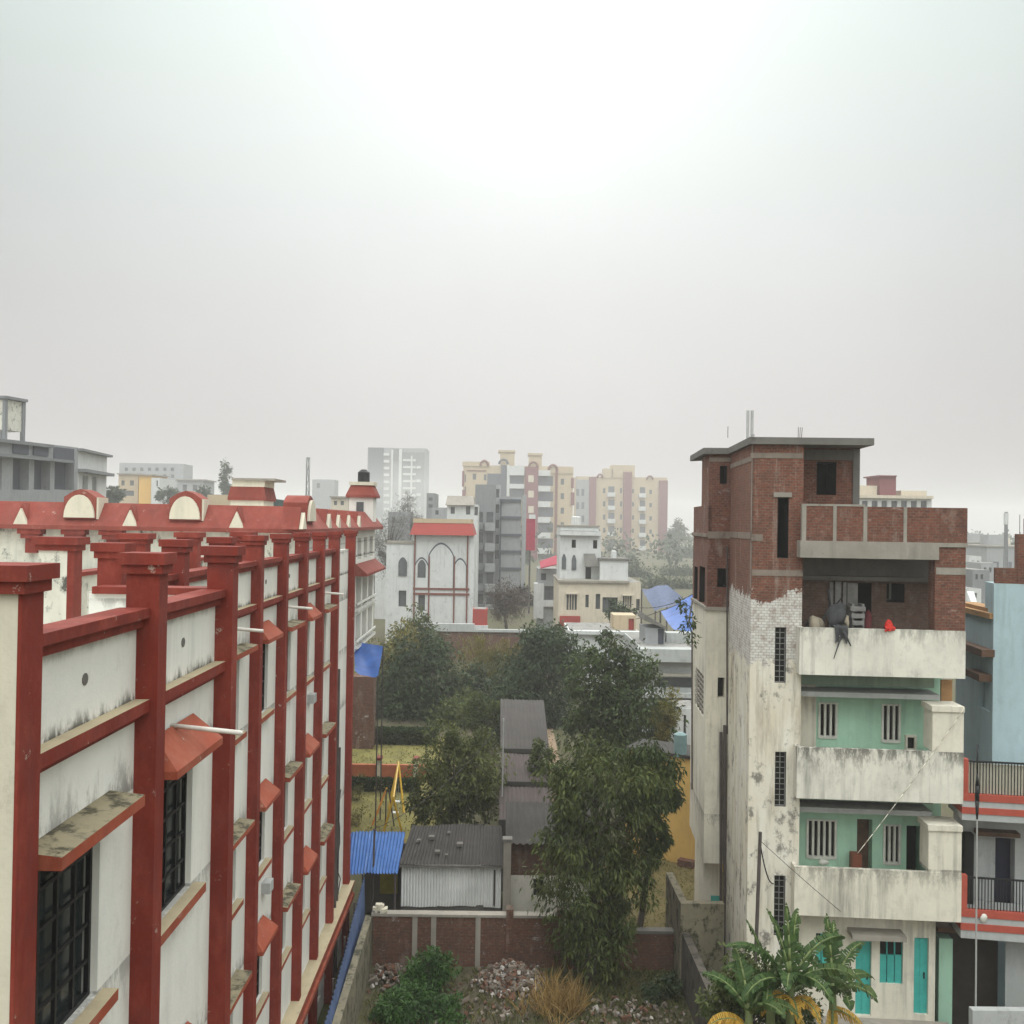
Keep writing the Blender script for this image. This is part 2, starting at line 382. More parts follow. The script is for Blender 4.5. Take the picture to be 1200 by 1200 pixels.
def tree(name, label, cat, base, lobes, K, per, size, mat, droop=.3, aspect=.38, trunk=.15, bark='bark', group=None, seed=1, crf=.3, lo=.35, zb=0.):
    """lobes: list of (center(x,y,z), radii); trunk with limbs reaching clumps"""
    r = root(name, label, cat, (base[0], base[1], zb), group)
    C, R = [], []
    for i, (c, rr) in enumerate(lobes):
        k = max(4, int(K*np.prod(rr)**(2/3)/sum(np.prod(q[1])**(2/3) for q in lobes)))
        a, b = clumps(c, rr, k, lo, crf, seed+i*17); C.append(a); R.append(b)
    C = np.concatenate(C); R = np.concatenate(R)
    C[:, 2] = np.maximum(C[:, 2], zb+R*.5)
    g = random.Random(seed)
    tb = MB(); b0 = Vector((base[0], base[1], zb)); top = Vector(lobes[0][0])
    fork = b0.lerp(top, .55)+Vector((g.uniform(-.1, .1), g.uniform(-.1, .1), 0)); 
    tb.path([b0, b0.lerp(fork, .5)+Vector((.05, .03, 0)), fork, top], [trunk*1.25, trunk, trunk*.8, trunk*.25], 8)
    idx = list(range(len(C))); g.shuffle(idx)
    for i in idx[:min(len(C), 26)]:
        e = Vector(C[i]); s = b0.lerp(fork, g.uniform(.6, 1.)) if e.z < fork.z else fork.lerp(top, g.uniform(0, .7))
        mid = s.lerp(e, .5)+Vector((0, 0, .12*(e-s).length))
        tb.path([s, mid, e], [trunk*.4, trunk*.25, trunk*.08], 5)
    tb.sm = True; tb.build('trunk', M[bark], r)
    leafmesh('crown', *leafset(C, R, per, size, droop, aspect), mat, r)
    return r
def blades(name, pts, h, w, mat, lean=.35, parent=None, loc=None):
    n = len(pts); ax = unit(np.stack([rng.normal(size=n)*lean, rng.normal(size=n)*lean, np.ones(n)], 1))
    wd = unit(np.cross(ax, rng.normal(size=(n, 3)))); L = h*(.5+.8*rng.random(n))
    return leafmesh(name, pts, ax, wd, L, w*(.7+.6*rng.random(n)), rng.random(n), mat, parent, loc, .05)

M['leaf_dark'] = foliage('dark_mango_leaves', (.018, .032, .010), (.085, .115, .032))
M['leaf_mid'] = foliage('olive_leaves', (.016, .03, .008), (.115, .14, .036), (.17, .14, .04), .2)
M['leaf_bush'] = foliage('bushy_olive_leaves', (.022, .036, .009), (.15, .165, .045))
M['leaf_far'] = foliage('hazy_dark_leaves', (.014, .027, .012), (.068, .095, .038))
M['leaf_yel'] = foliage('yellow_green_leaves', (.07, .075, .018), (.22, .19, .05), (.28, .18, .06), .5)
M['leaf_green'] = foliage('fresh_green_leaves', (.015, .045, .010), (.07, .15, .03))
M['leaf_brown'] = foliage('brown_twigs', (.05, .035, .028), (.13, .095, .075), trans=.1)
M['leaf_grey'] = foliage('bare_grey_twigs', (.06, .055, .05), (.16, .15, .14), trans=.1)
M['drygrass'] = foliage('dry_straw_grass', (.20, .115, .035), (.48, .33, .13), trans=.35)
M['grass'] = foliage('weedy_grass', (.035, .05, .014), (.15, .14, .045), (.2, .15, .06), .5)
M['hedge'] = foliage('clipped_hedge_leaves', (.015, .028, .01), (.05, .075, .022))
M['lawngrass'] = foliage('park_grass', (.12, .11, .03), (.24, .21, .07), (.2, .14, .06), .5)
# ------------------------------------------------------------------ sky, sun, haze, ground
SUN_EL, SUN_AZ = rad(34), rad(2)
HAZE = True; HAZE_D = .0010
def setup_light():
    w = bpy.data.worlds.new('World'); sc.world = w; w.use_nodes = True; t = w.node_tree; t.nodes.clear()
    N = t.nodes.new; out = N('ShaderNodeOutputWorld'); bg = N('ShaderNodeBackground')
    sky = N('ShaderNodeTexSky'); sky.sky_type = 'NISHITA'; sky.sun_disc = False
    sky.sun_elevation = SUN_EL; sky.sun_rotation = SUN_AZ; sky.dust_density = 6; sky.air_density = 1.; sky.altitude = 60
    hs = N('ShaderNodeHueSaturation'); hs.inputs['Saturation'].default_value = .12; hs.inputs['Value'].default_value = .35
    t.links.new(sky.outputs[0], hs.inputs['Color'])
    tc = N('ShaderNodeTexCoord'); sx = N('ShaderNodeSeparateXYZ'); t.links.new(tc.outputs['Generated'], sx.inputs[0])
    # overcast dome: grey, brighter towards the zenith
    rp = N('ShaderNodeValToRGB'); e = rp.color_ramp.elements
    e[0].position = 0.; e[0].color = (4.7, 4.42, 4.38, 1); e[1].position = 1.; e[1].color = (27, 28, 27.6, 1)
    for p, c in ((.1, (5.1, 4.86, 4.85)), (.3, (5.2, 5.5, 5.4)), (.48, (5.6, 6.5, 6.15)), (.66, (14., 14.6, 14.4))):
        q = e.new(p); q.color = (*c, 1)
    t.links.new(sx.outputs[2], rp.inputs[0])
    # the veiled sun brightens the cloud round it
    g = Vector((math.sin(SUN_AZ)*math.cos(rad(30)), math.cos(SUN_AZ)*math.cos(rad(30)), math.sin(rad(30))))
    dt = N('ShaderNodeVectorMath'); dt.operation = 'DOT_PRODUCT'; dt.inputs[1].default_value = g; t.links.new(tc.outputs['Generated'], dt.inputs[0])
    mr = N('ShaderNodeMapRange'); mr.interpolation_type = 'SMOOTHERSTEP'; mr.inputs[1].default_value = math.cos(rad(38)); mr.inputs[2].default_value = 1.
    mr.inputs[3].default_value = 0; mr.inputs[4].default_value = 1.1; t.links.new(dt.outputs['Value'], mr.inputs[0])
    nz = N('ShaderNodeTexNoise'); nz.inputs['Scale'].default_value = 2.2; nz.inputs['Detail'].default_value = 4; t.links.new(tc.outputs['Generated'], nz.inputs['Vector'])
    nm = N('ShaderNodeMapRange'); nm.inputs[1].default_value = .3; nm.inputs[2].default_value = .7; nm.inputs[3].default_value = .94; nm.inputs[4].default_value = 1.06
    t.links.new(nz.outputs['Fac'], nm.inputs[0])
    ml = N('ShaderNodeVectorMath'); ml.operation = 'SCALE'; t.links.new(rp.outputs[0], ml.inputs[0]); t.links.new(nm.outputs[0], ml.inputs['Scale'])
    ad = N('ShaderNodeVectorMath'); ad.operation = 'ADD'; t.links.new(ml.outputs[0], ad.inputs[0]); t.links.new(mr.outputs[0], ad.inputs[1])
    bk = N('ShaderNodeMapRange'); bk.interpolation_type = 'SMOOTHSTEP'; bk.inputs[1].default_value = .1; bk.inputs[2].default_value = -.6
    bk.inputs[3].default_value = 1.; bk.inputs[4].default_value = 2.2; t.links.new(sx.outputs[1], bk.inputs[0])
    a2 = N('ShaderNodeVectorMath'); a2.operation = 'SCALE'; t.links.new(ad.outputs[0], a2.inputs[0]); t.links.new(bk.outputs[0], a2.inputs['Scale']); ad = a2
    mx = N('ShaderNodeMix'); mx.data_type = 'RGBA'; mx.inputs[0].default_value = .82
    t.links.new(hs.outputs[0], mx.inputs[6]); t.links.new(ad.outputs[0], mx.inputs[7])
    t.links.new(mx.outputs[2], bg.inputs[0]); bg.inputs[1].default_value = .1
    t.links.new(bg.outputs[0], out.inputs[0])
    l = bpy.data.lights.new('sun', 'SUN'); l.energy = 1.0; l.angle = rad(25); l.color = (1., .95, .88)
    o = bpy.data.objects.new('sun', l); COL.objects.link(o)
    d = Vector((math.sin(SUN_AZ)*math.cos(SUN_EL), math.cos(SUN_AZ)*math.cos(SUN_EL), math.sin(SUN_EL)))
    o.rotation_euler = (-d).to_track_quat('-Z', 'Y').to_euler(); o.location = (0, 60, 80)
    if HAZE:
        b = MB().box((-900, -500, -1.2), (900, 1300, 44)).build('haze', None)
        b.data.materials.clear()
        hm = bpy.data.materials.new('pale_haze'); hm.use_nodes = True; h = hm.node_tree; h.nodes.clear()
        ho = h.nodes.new('ShaderNodeOutputMaterial'); pv = h.nodes.new('ShaderNodeVolumePrincipled')
        pv.inputs['Color'].default_value = (.975, .97, .97, 1); pv.inputs['Density'].default_value = HAZE_D; pv.inputs['Anisotropy'].default_value = .25
        h.links.new(pv.outputs[0], ho.inputs['Volume']); b.data.materials.append(hm); b['kind'] = 'stuff'
    v = sc.view_settings; v.view_transform = 'Standard'; v.look = 'None'; v.exposure = .25; v.gamma = 1
    c = sc.cycles; c.max_bounces = 6; c.diffuse_bounces = 3; c.glossy_bounces = 2; c.transmission_bounces = 3
    c.volume_bounces = 3; c.use_denoising = True; c.sample_clamp_indirect = 6; c.caustics_reflective = False; c.caustics_refractive = False
setup_light()

def ground_mat():
    t = NT('weedy_earth'); a = t.noise(.35, 8, .7); b = t.noise(3, 8, .75); f = t.noise(22, 4, .6)
    c = t.mix(t.rng(a, .4, .6), (.085, .07, .045), (.075, .08, .028))
    c = t.mix(t.rng(b, .5, .7), c, (.12, .095, .065)); c = t.mix(t.rng(f, .5, .8, 0, .6), c, (.03, .028, .018))
    t.bsdf(c, .95, f, .6, .05); return t.m
mb = MB(); S = 1250
xs = [-880, -200, -60, -25, -8, 8, 25, 60, 200, 880]; ys = [-400, -20, 0, 15, 30, 45, 60, 90, 150, 400, 1280]
mb.v = [Vector((x, y, 0)) for y in ys for x in xs]
nx = len(xs); mb.f = [(j*nx+i, j*nx+i+1, (j+1)*nx+i+1, (j+1)*nx+i) for j in range(len(ys)-1) for i in range(nx-1)]; mb.mi = [0]*len(mb.f)
tag(mb.build('ground', ground_mat(), loc=(0, 0, 0)), 'weedy earth ground of the neighbourhood', kind='structure')
M['lawn'] = flat('dry_lawn', (.17, .15, .045), .95, .35, 1.2)
M['lawn2'] = flat('olive_dry_grass_ground', (.115, .09, .035), .95, .4, .8)
M['pave'] = plaster('alley_cement', (.26, .25, .23), amt=.6, streak=0, mould=.6, seed=30)
tag(MB().box((-4.15, 8, -.1), (-3.75, 29, .03)).build('pavement', M['pave']), 'narrow cement strip at the foot of the school', kind='structure')
def sheet(name, pts, z, mat, label):
    o = MB(); o.add([(x, y, z) for x, y in pts], [tuple(range(len(pts)))]); tag(o.build(name, mat), label, kind='structure')
sheet('lawn', [(-9, 34), (-2.2, 34), (-2.2, 54), (-11, 54)], .012, M['lawn'], 'dry lawn of the small park behind the sheds')
sheet('yard', [(3.2, 26.5), (7.5, 26.5), (9, 35.5), (2.5, 35.5)], .016, M['lawn2'], 'olive grass yard in front of the yellow wall')
sheet('path', [(1.9, 30), (3.0, 30), (3.2, 60), (2.4, 60)], .02, flat('dusty_path', (.27, .19, .13), .95, .25), 'dusty path between the long shed and the trees')

# ------------------------------------------------------------------ school, near wing
SC = root('school_building', 'long white school wing with red columns and red window hoods in the left foreground', 'building', (-4.4, 14, 0))
F1 = Facade((-3.0, 5.75), (-3.0, 10.05)); F2 = Facade((-4.4, 10.05), (-4.4, 27.1))
E = 12.4
def wing(F, cols, first_skip, ycol0):
    """cols: column centres in u; one bay between neighbours"""
    holes, wins = [], []
    lv = [(8.80, 10.16), (5.98, 7.19), (3.46, 4.64)]
    for a, b in zip(cols, cols[1:]):
        if b-a > 2.6: continue
        u0 = a+.32 if a > .2 else .3
        for z0, z1 in lv: holes.append((u0, b-.72, z0, z1)); wins.append(holes[-1])
        holes.append((u0, b-.6, .45, 1.45)); wins.append(holes[-1])
    L = F.L
    w = MB().grid_wall(F, 0, L, 0, 11.57, holes, .12)
    return w, wins
M_h = [M['hood'], M['moss']]
def hood_slope(F, u0, u1, z, out=.27, rise=.26):
    P = F.pt; mb = MB(); h = .07
    f = [P(u0, z, .02), P(u1, z, .02), P(u1-.02, z, out), P(u0+.02, z, out), P(u0+.02, z+h, out), P(u1-.02, z+h, out), P(u0+.16, z+h+rise, .02), P(u1-.16, z+h+rise, .02), P(u0, z+h, .02), P(u1, z+h, .02)]
    mb.add(f, [(0, 1, 2, 3), (3, 2, 5, 4), (4, 5, 7, 6), (0, 3, 4, 8), (8, 4, 6), (2, 1, 9, 5), (5, 9, 7)]); return mb
def hood_flat(F, u0, u1, z, out=.27):
    mb = MB(); P = F.pt; h = .085
    mb.hexa([P(u0, z, out), P(u1, z, out), P(u1, z, 0), P(u0, z, 0), P(u0, z+h, out), P(u1, z+h, out), P(u1, z+h+.03, 0), P(u0, z+h+.03, 0)])
    mb.mi[1] = 1; mb.mi[0] = 0; return mb
def col_mesh(F, u, z0=0, w=.2, p=.18, inn=.09):
    mb = MB().fbox(F, u-w/2, u+w/2, z0, 11.93, -inn, p); return mb
def cap_mesh(F, u, w=.2, p=.18, inn=.09):
    mb = MB().fbox(F, u-w/2-.03, u+w/2+.03, 11.93, 12.005, -inn-.03, p+.03)
    mb.fbox(F, u-w/2-.055, u+w/2+.055, 12.005, 12.1, -inn-.06, p+.055); return mb
def build_wing(F, cols, skip_first_col, kinds, ground_kind):
    w, wins = wing(F, cols, 0, 0)
    w.build('wall', M['white'], SC)
    for (u0, u1, z0, z1) in wins:
        window(SC, F, (u0, u1, z0, z1), .12, 'iron', 'glass', 3, 4 if z1 > 2 else 2, .035)
        if z1 > 2:
            s = MB().fbox(F, u0-.06, u1+.1, z0-.09, z0-.001, -.115, .12); s.mi[1] = 1
            s.build('window_sill', [M['hood'], M['tan']], SC)
    L = F.L
    for i, (a, b) in enumerate(zip(cols, cols[1:])):
        if b-a > 2.6: continue
        k = kinds[i % len(kinds)]
        for z in (10.17, 7.2, 4.65):
            if k == 's': hood_slope(F, a+.14, b-.64, z).build('window_hood', M['hood'], SC)
            else: hood_flat(F, a+.12, b-.56, z).build('window_hood', M_h, SC)
        # parapet rail (two steps), ledge with a pale weathered top
        r = MB().fbox(F, a+.1, b-.1, 11.57, 11.65, -.14, .11).fbox(F, a+.1, b-.1, 11.49, 11.57, 0, .06)
        r.mi[1] = 0; r.build('parapet_rail', M['redp'], SC)
        r = MB().fbox(F, a+.1, b-.1, 10.80, 10.90, 0, .12); r.mi[1] = 1
        r.fbox(F, a+.1, b-.1, 10.74, 10.80, 0, .05)
        r.build('ledge', [M['redp'], M['tan']], SC)
        um = (a+b)/2-.02
        pm = MB(); pm.tube(F.pt(um, 11.22, -.02), F.pt(um, 11.22, .006), .045, n=12); pm.build('drain_hole', M['concd'], SC)
    r = MB().fbox(F, cols[0]+.1, L, 1.72, 1.98, 0, .24).fbox(F, cols[0]+.1, L, 1.98, 2.05, 0, .3).fbox(F, cols[0]+.1, L, 1.60, 1.72, 0, .3)
    r.mi[7] = 1
    r.build('ground_floor_band', [M['hood'], M['tan']], SC)
cols1 = [.06, 2.1, 4.21]; cols2 = [.5, 2.55, 4.55, 6.53, 8.45, 10.35, 12.25, 14.25, 16.85]
def bays(c): return c
build_wing(F1, cols1, True, 'fs', 0)
build_wing(F2, cols2, False, 'fsfsfsfs', 0)
for F, cs in ((F1, cols1[1:]), (F2, cols2)):
    for u in cs:
        c = col_mesh(F, u).build('column', M['redp'], SC); cap_mesh(F, u).build('column_cap', M['redp'], c)
# the last wide bay ends
# end pier facing the camera
pm = MB().box((-6.4, 5.60, 0), (-2.87, 5.85, 11.93)); pm.build('end_pier', M['cream'], SC)
MB().box((-2.868, 5.597, 0), (-2.845, 5.86, 11.93)).build('corner_strip', M['redp'], SC)
MB().box((-6.45, 5.56, 11.93), (-2.815, 5.90, 12.005)).box((-6.5, 5.53, 12.005), (-2.785, 5.94, 12.10)).build('pier_cap', M['redp'], SC)
# return wall, inner parapet face, terrace
mb = MB().box((-4.4, 10.05, 0), (-3.0, 10.25, 11.57)); mb.build('return_wall', M['white'], SC)
MB().box((-4.35, 10.0, 11.572), (-2.95, 10.3, 11.648)).build('parapet_rail', M['redp'], SC)
mb = MB().box((-20, 5.86, 10.6), (-3.14, 10.04, 10.85)); mb.box((-20, 10.04, 10.6), (-4.54, 27.2, 10.85)); mb.build('roof', M['lime'], SC)
mb = MB().box((-3.13, 5.9, 10.85), (-3.004, 10.0, 11.565)).box((-4.53, 10.3, 10.85), (-4.404, 27.0, 11.565)); mb.build('parapet', M['stained'], SC)
mb = MB().grid_wall(Facade((-4.4, 27.1), (-12, 27.1)), 0, 7, 0, 10.84); mb.box((-12, 5.9, 0), (-11.8, 27, 10.6)); mb.build('rear_wall', M['white'], SC)
# inner parapet on the roof with posts
mb = MB().box((-6.34, 12.7, 10.85), (-6.12, 19.6, 11.52)); mb.build('roof_parapet', M['stained'], SC)
mb = MB().box((-9.6, 12.6, 10.85), (-6.4, 12.78, 11.35)); mb.build('roof_parapet', M['stained'], SC)
MB().box((-6.38, 12.95, 11.52), (-6.08, 19.6, 11.58)).build('roof_parapet_rail', M['redp'], SC)
def post(x, y, w, white=False):
    z = 11.93; hd = .12
    c = MB().box((x-w/2, y-hd, 10.85), (x+w/2, y+hd, z))
    c = c.build('roof_post', M['stained'] if white else M['redp'], SC)
    if white: MB().box((x+w/2, y-hd-.003, 10.85), (x+w/2+.09, y+hd, z)).build('corner_strip', M['redp'], c)
    x1 = x+(.045 if white else 0); ww = w/2+(.045 if white else 0)
    MB().box((x1-ww-.03, y-hd-.03, z), (x1+ww+.03, y+hd+.03, z+.08)).box((x1-ww-.07, y-hd-.07, z+.08), (x1+ww+.07, y+hd+.07, z+.18)).build('post_cap', M['redp'], c)
post(-5.95, 12.6, .38, True); post(-6.3, 16.2, .40); post(-6.05, 18.2, .36); post(-5.45, 19.8, .34)
MB().box((-6.6, 18.15, 11.35), (-5.3, 18.25, 11.45)).build('roof_rail', M['redp'], SC)
# white plastic spouts
def spout(px0, py0, px1, py1, F, r):
    g = F; u, z = g.uz(px0, py0); a = g.pt(u, z, -.02)
    d = ray(px1, py1); t = (a.y-EYE.y)/d.y; b = EYE+d*t
    mb = MB().tube(a, b, r, n=10); mb.sm = True; mb.build('drain_spout', M['pvc'], SC)
spout(200, 850, 284, 859, F1, .022)
for k in (2, 4, 6):
    u = cols2[k+1]+.45 if False else cols2[k]+.6
    MB().tube(F2.pt(u, 10.62, -.02), F2.pt(u+.02, 10.58, .55), .028, n=8).build('drain_spout', M['pvc'], SC)

# ------------------------------------------------------------------ school, rear wing with mansard
RW = root('school_building', 'rear school block with long red sloping parapet roof and white dormers', 'building', (-9, 30, 0))
F3 = Facade((-30, 27.35), (-6.0, 27.35)); F4 = Facade((-6.0, 27.35), (-6.0, 44))
M_r = M['redroof']
def at3(px, py): return F3.off(.3).uz(px, py)
MB().grid_wall(F3, 0, 24, 0, 12.2).build('wall', M['stained'], RW)
zb = [8.75, 10.0, 7.25, 8.45]; holes = []
for k in range(3):
    u0 = 11.3+k*1.75
    holes += [(u0, u0+1.35, 8.75, 10.0, .8), (u0, u0+1.35, 7.25, 8.45, .8), (u0+.15, u0+1.2, 10.75, 11.65, .3)]
w = MB().grid_wall(F4, 0, 16.65, 7.0, 12.2, holes, .8); w.shell(F4, .06, 16.65, 7.0, 12.2, 6); w.add([F4.pt(0, 7.0), F4.pt(16.65, 7.0), F4.pt(16.65, 7.0, -6), F4.pt(0, 7.0, -6)], [(0, 3, 2, 1)]); w.build('wall', M['white'], RW)
F4b = F4.off(-1.5); MB().grid_wall(F4b, 0, 16.0, 0, 6.99).shell(F4b, .1, 16.0, 0, 6.99, 4.4).build('lower_wall', M['brickold'], RW)
for h in holes: MB().fbox(F4, h[0], h[1], h[2], h[3], -h[4]-.05, -h[4]).build('window', M['glassg'] if h[4] < .5 else M['maroonc'], RW)
for z in (8.62, 7.1): MB().fbox(F4, 11.2, 16.6, z, z+.1, 0, .12).fbox(F4, 11.2, 16.6, z+.28, z+.36, .06, .12).build('balcony_rail', M['white'], RW)
mb = MB(); P = F4.pt
mb.hexa([P(10.9, 10.1, .5), P(16.8, 10.1, .5), P(16.8, 10.1, 0), P(10.9, 10.1, 0), P(10.9, 10.2, .5), P(16.8, 10.2, .5), P(16.8, 10.6, .02), P(10.9, 10.6, .02)]); mb.build('window_hood', M_r, RW)
# mansard
e = [Vector((-30, 27.0, 12.14)), Vector((-5.65, 27.0, 12.10)), Vector((-5.65, 44.3, 12.10))]
rg = [Vector((-30, 27.55, 12.84)), Vector((-6.2, 27.55, 12.76)), Vector((-6.2, 44.3, 12.76))]
bk = [Vector((-30, 28.6, 12.84)), Vector((-7.2, 28.6, 12.76)), Vector((-7.2, 44.3, 12.76))]
lo = [p-Vector((0, 0, .12)) for p in e]; so = [Vector((-30, 27.34, 12.02)), Vector((-6.0, 27.34, 11.98)), Vector((-6.0, 44.3, 11.98))]
mb = MB(); rows = [so, lo, e, rg, bk]; mb.v = [p for r_ in rows for p in r_]
for i in range(4):
    for j in range(2): mb.f.append((i*3+j, i*3+j+1, i*3+3+j+1, i*3+3+j)); mb.mi.append(0)
mb.build('roof', M_r, RW)
def dormer(F, u, w, h, kind):
    """F passes through the eave; red surround with a white face"""
    z0 = 12.1; P = F.pt
    if kind == 'tri':
        f = MB().prism([P(u-w/2-.07, z0, -.1), P(u+w/2+.07, z0, -.1), P(u, z0+h+.16, -.1)], F.n*-.5)
        d = f.build('dormer', M_r, RW)
        MB().prism([P(u-w/2, z0+.01, .01), P(u+w/2, z0+.01, .01), P(u, z0+h, .01)], F.n*-.12).build('dormer_face', M['cream'], d)
    else:
        f = MB().prism([P(u-w/2, z0+.2, -.08), P(u+w/2, z0+.2, -.08), P(u+w/2, z0+h*.78, -.08), P(u+w*.22, z0+h*.94, -.08), P(u, z0+h, -.08), P(u-w*.22, z0+h*.94, -.08), P(u-w/2, z0+h*.78, -.08)], F.n*-.7)
        d = f.build('dormer', M_r, RW)
        pts = [P(u+(w/2-.03)*math.cos(a)*(1), z0+.24+(h*.62)*math.sin(a), .0) for a in [math.pi*i/12 for i in range(13)]]
        MB().prism(pts, F.n*-.10).build('dormer_face', M['cream'], d)
        MB().fbox(F, u+w/2, u+w/2+.05, z0+.2, z0+h*.78, -.78, -.1).build('dormer_side', M['cream'], d)
G3 = F3.off(.33); G4 = F4.off(.33)
for px, k, w_, h_ in ((24, 'tri', .42, .48), (92, 'arch', .93, 1.06), (152, 'tri', .42, .48), (216, 'arch', .93, 1.06), (277, 'tri', .42, .48), (-40, 'arch', .93, 1.06)):
    dormer(G3, G3.uz(px, 605)[0], w_, h_, k)
for px, k, w_, h_ in ((357, 'tri', .55, .48), (367, 'arch', 1.0, 1.0), (387, 'tri', .5, .48), (398, 'tri', .5, .46), (410, 'tri', .5, .46), (422, 'tri', .5, .46)):
    dormer(G4, G4.uz(px, 608)[0], w_, h_, k)
for px in (36, 87, 131, -20):
    u = F3.off(.2).uz(px, 615)[0]
    c = MB().fbox(F3, u-.16, u+.16, 11.3, 11.72, 0, .18).fbox(F3, u-.26, u+.26, 11.72, 11.85, 0, .26).fbox(F3, u-.34, u+.34, 11.85, 12.0, 0, .3)
    c.build('bracket', M['redp'], RW)
# stair tower with red hipped cap
a = aty(409, 600, 42); b = aty(437, 600, 42)
mb = MB().box((a.x, 42, 12.0), (b.x, 43.1, 13.45)); tw = mb.build('stair_tower', M['white'], RW)
def hipcap(x0, y0, x1, y1, z0, z1, o, ins):
    m_ = MB(); q = [(x0-o, y0-o, z0), (x1+o, y0-o, z0), (x1+o, y1+o, z0), (x0-o, y1+o, z0)]; t_ = [(x0+ins, y0+ins, z1), (x1-ins, y0+ins, z1), (x1-ins, y1-ins, z1), (x0+ins, y1-ins, z1)]
    m_.hexa(q+t_); m_.box((x0-o, y0-o, z0-.1), (x1+o, y1+o, z0-.002)); return m_
hipcap(a.x, 42, b.x, 43.1, 13.5, 13.95, .14, .05).build('tower_roof', M_r, tw)
MB().box((a.x-.02, 41.98, 13.952), (b.x+.02, 43.12, 14.1)).build('tower_coping', M['cream'], tw)
MB().box((a.x+.33, 41.96, 12.3), (a.x+.65, 41.995, 13.2)).build('window', M['glassg'], tw)
tk = MB().tube((-6.35, 42.55, 14.1), (-6.35, 42.55, 14.55), .27, n=16).tube((-6.35, 42.55, 14.55), (-6.35, 42.55, 14.68), .27, .12, n=16); 
tag(tk.build('water_tank', M['tank']), 'black plastic water tank on the red capped stair tower', 'water tank')
# water-tank room with a red band, and the dark covered drum behind the rear roof
a = aty(270, 590, 33); b = aty(309, 590, 33)
R_ = root('rooftop_room', 'small white rooftop room with red band and flat slab behind the school roof', 'rooftop room', ((a.x+b.x)/2, 34, 9))
MB().box((a.x, 33, 9), (b.x, 34.4, 13.05)).build('wall', M['cream'], R_)
hipcap(a.x, 33, b.x, 34.4, 13.12, 13.5, .08, .0).build('band', M_r, R_)
MB().box((a.x+.05, 33, 13.502), (b.x+.02, 34.4, 13.72)).build('upper_wall', M['cream'], R_)
MB().box((a.x+.05, 32.9, 13.722), (b.x+.4, 34.6, 13.8)).build('roof', M['conc'], R_)
a = aty(299, 600, 36); b = aty(352, 600, 36)
m_ = MB(); m_.hexa([(a.x, 36, 11.5), (b.x+.4, 36, 11.5), (b.x+.4, 38, 11.5), (a.x, 38, 11.5), (a.x+.25, 36.3, 13.2), (b.x-.25, 36.3, 13.05), (b.x-.25, 37.8, 13.05), (a.x+.25, 37.8, 13.2)])
tag(m_.build('covered_roof', flat('dark_green_sheet', (.045, .06, .058), .7, .3)), 'dark green sloping sheet roof behind the red school roof', 'roof')

for k, (u_, d_, r_) in enumerate(((15.15, .06, .045), (15.6, .05, .03))):
    MB().tube(F2.pt(u_, .1, d_), F2.pt(u_, 8.4 if k == 0 else 6.2, d_), r_, n=7).build('drain_pipe', M['pipe_d'], SC)
mb = MB(); mb.path([F2.pt(15.6+.25*math.sin(i*1.7), 2.2+.35*i, .07+.02*math.sin(i*2.3)) for i in range(9)], [.014]*9, 5); mb.build('cable', M['iron'], SC)
for k, (u_, z_) in enumerate(((3.55, 8.35), (7.55, 5.4), (11.4, 8.2))):
    MB().fbox(F2, u_, u_+.28, z_, z_+.2, .0, .16).build('junction_box', M['greyw'], SC)
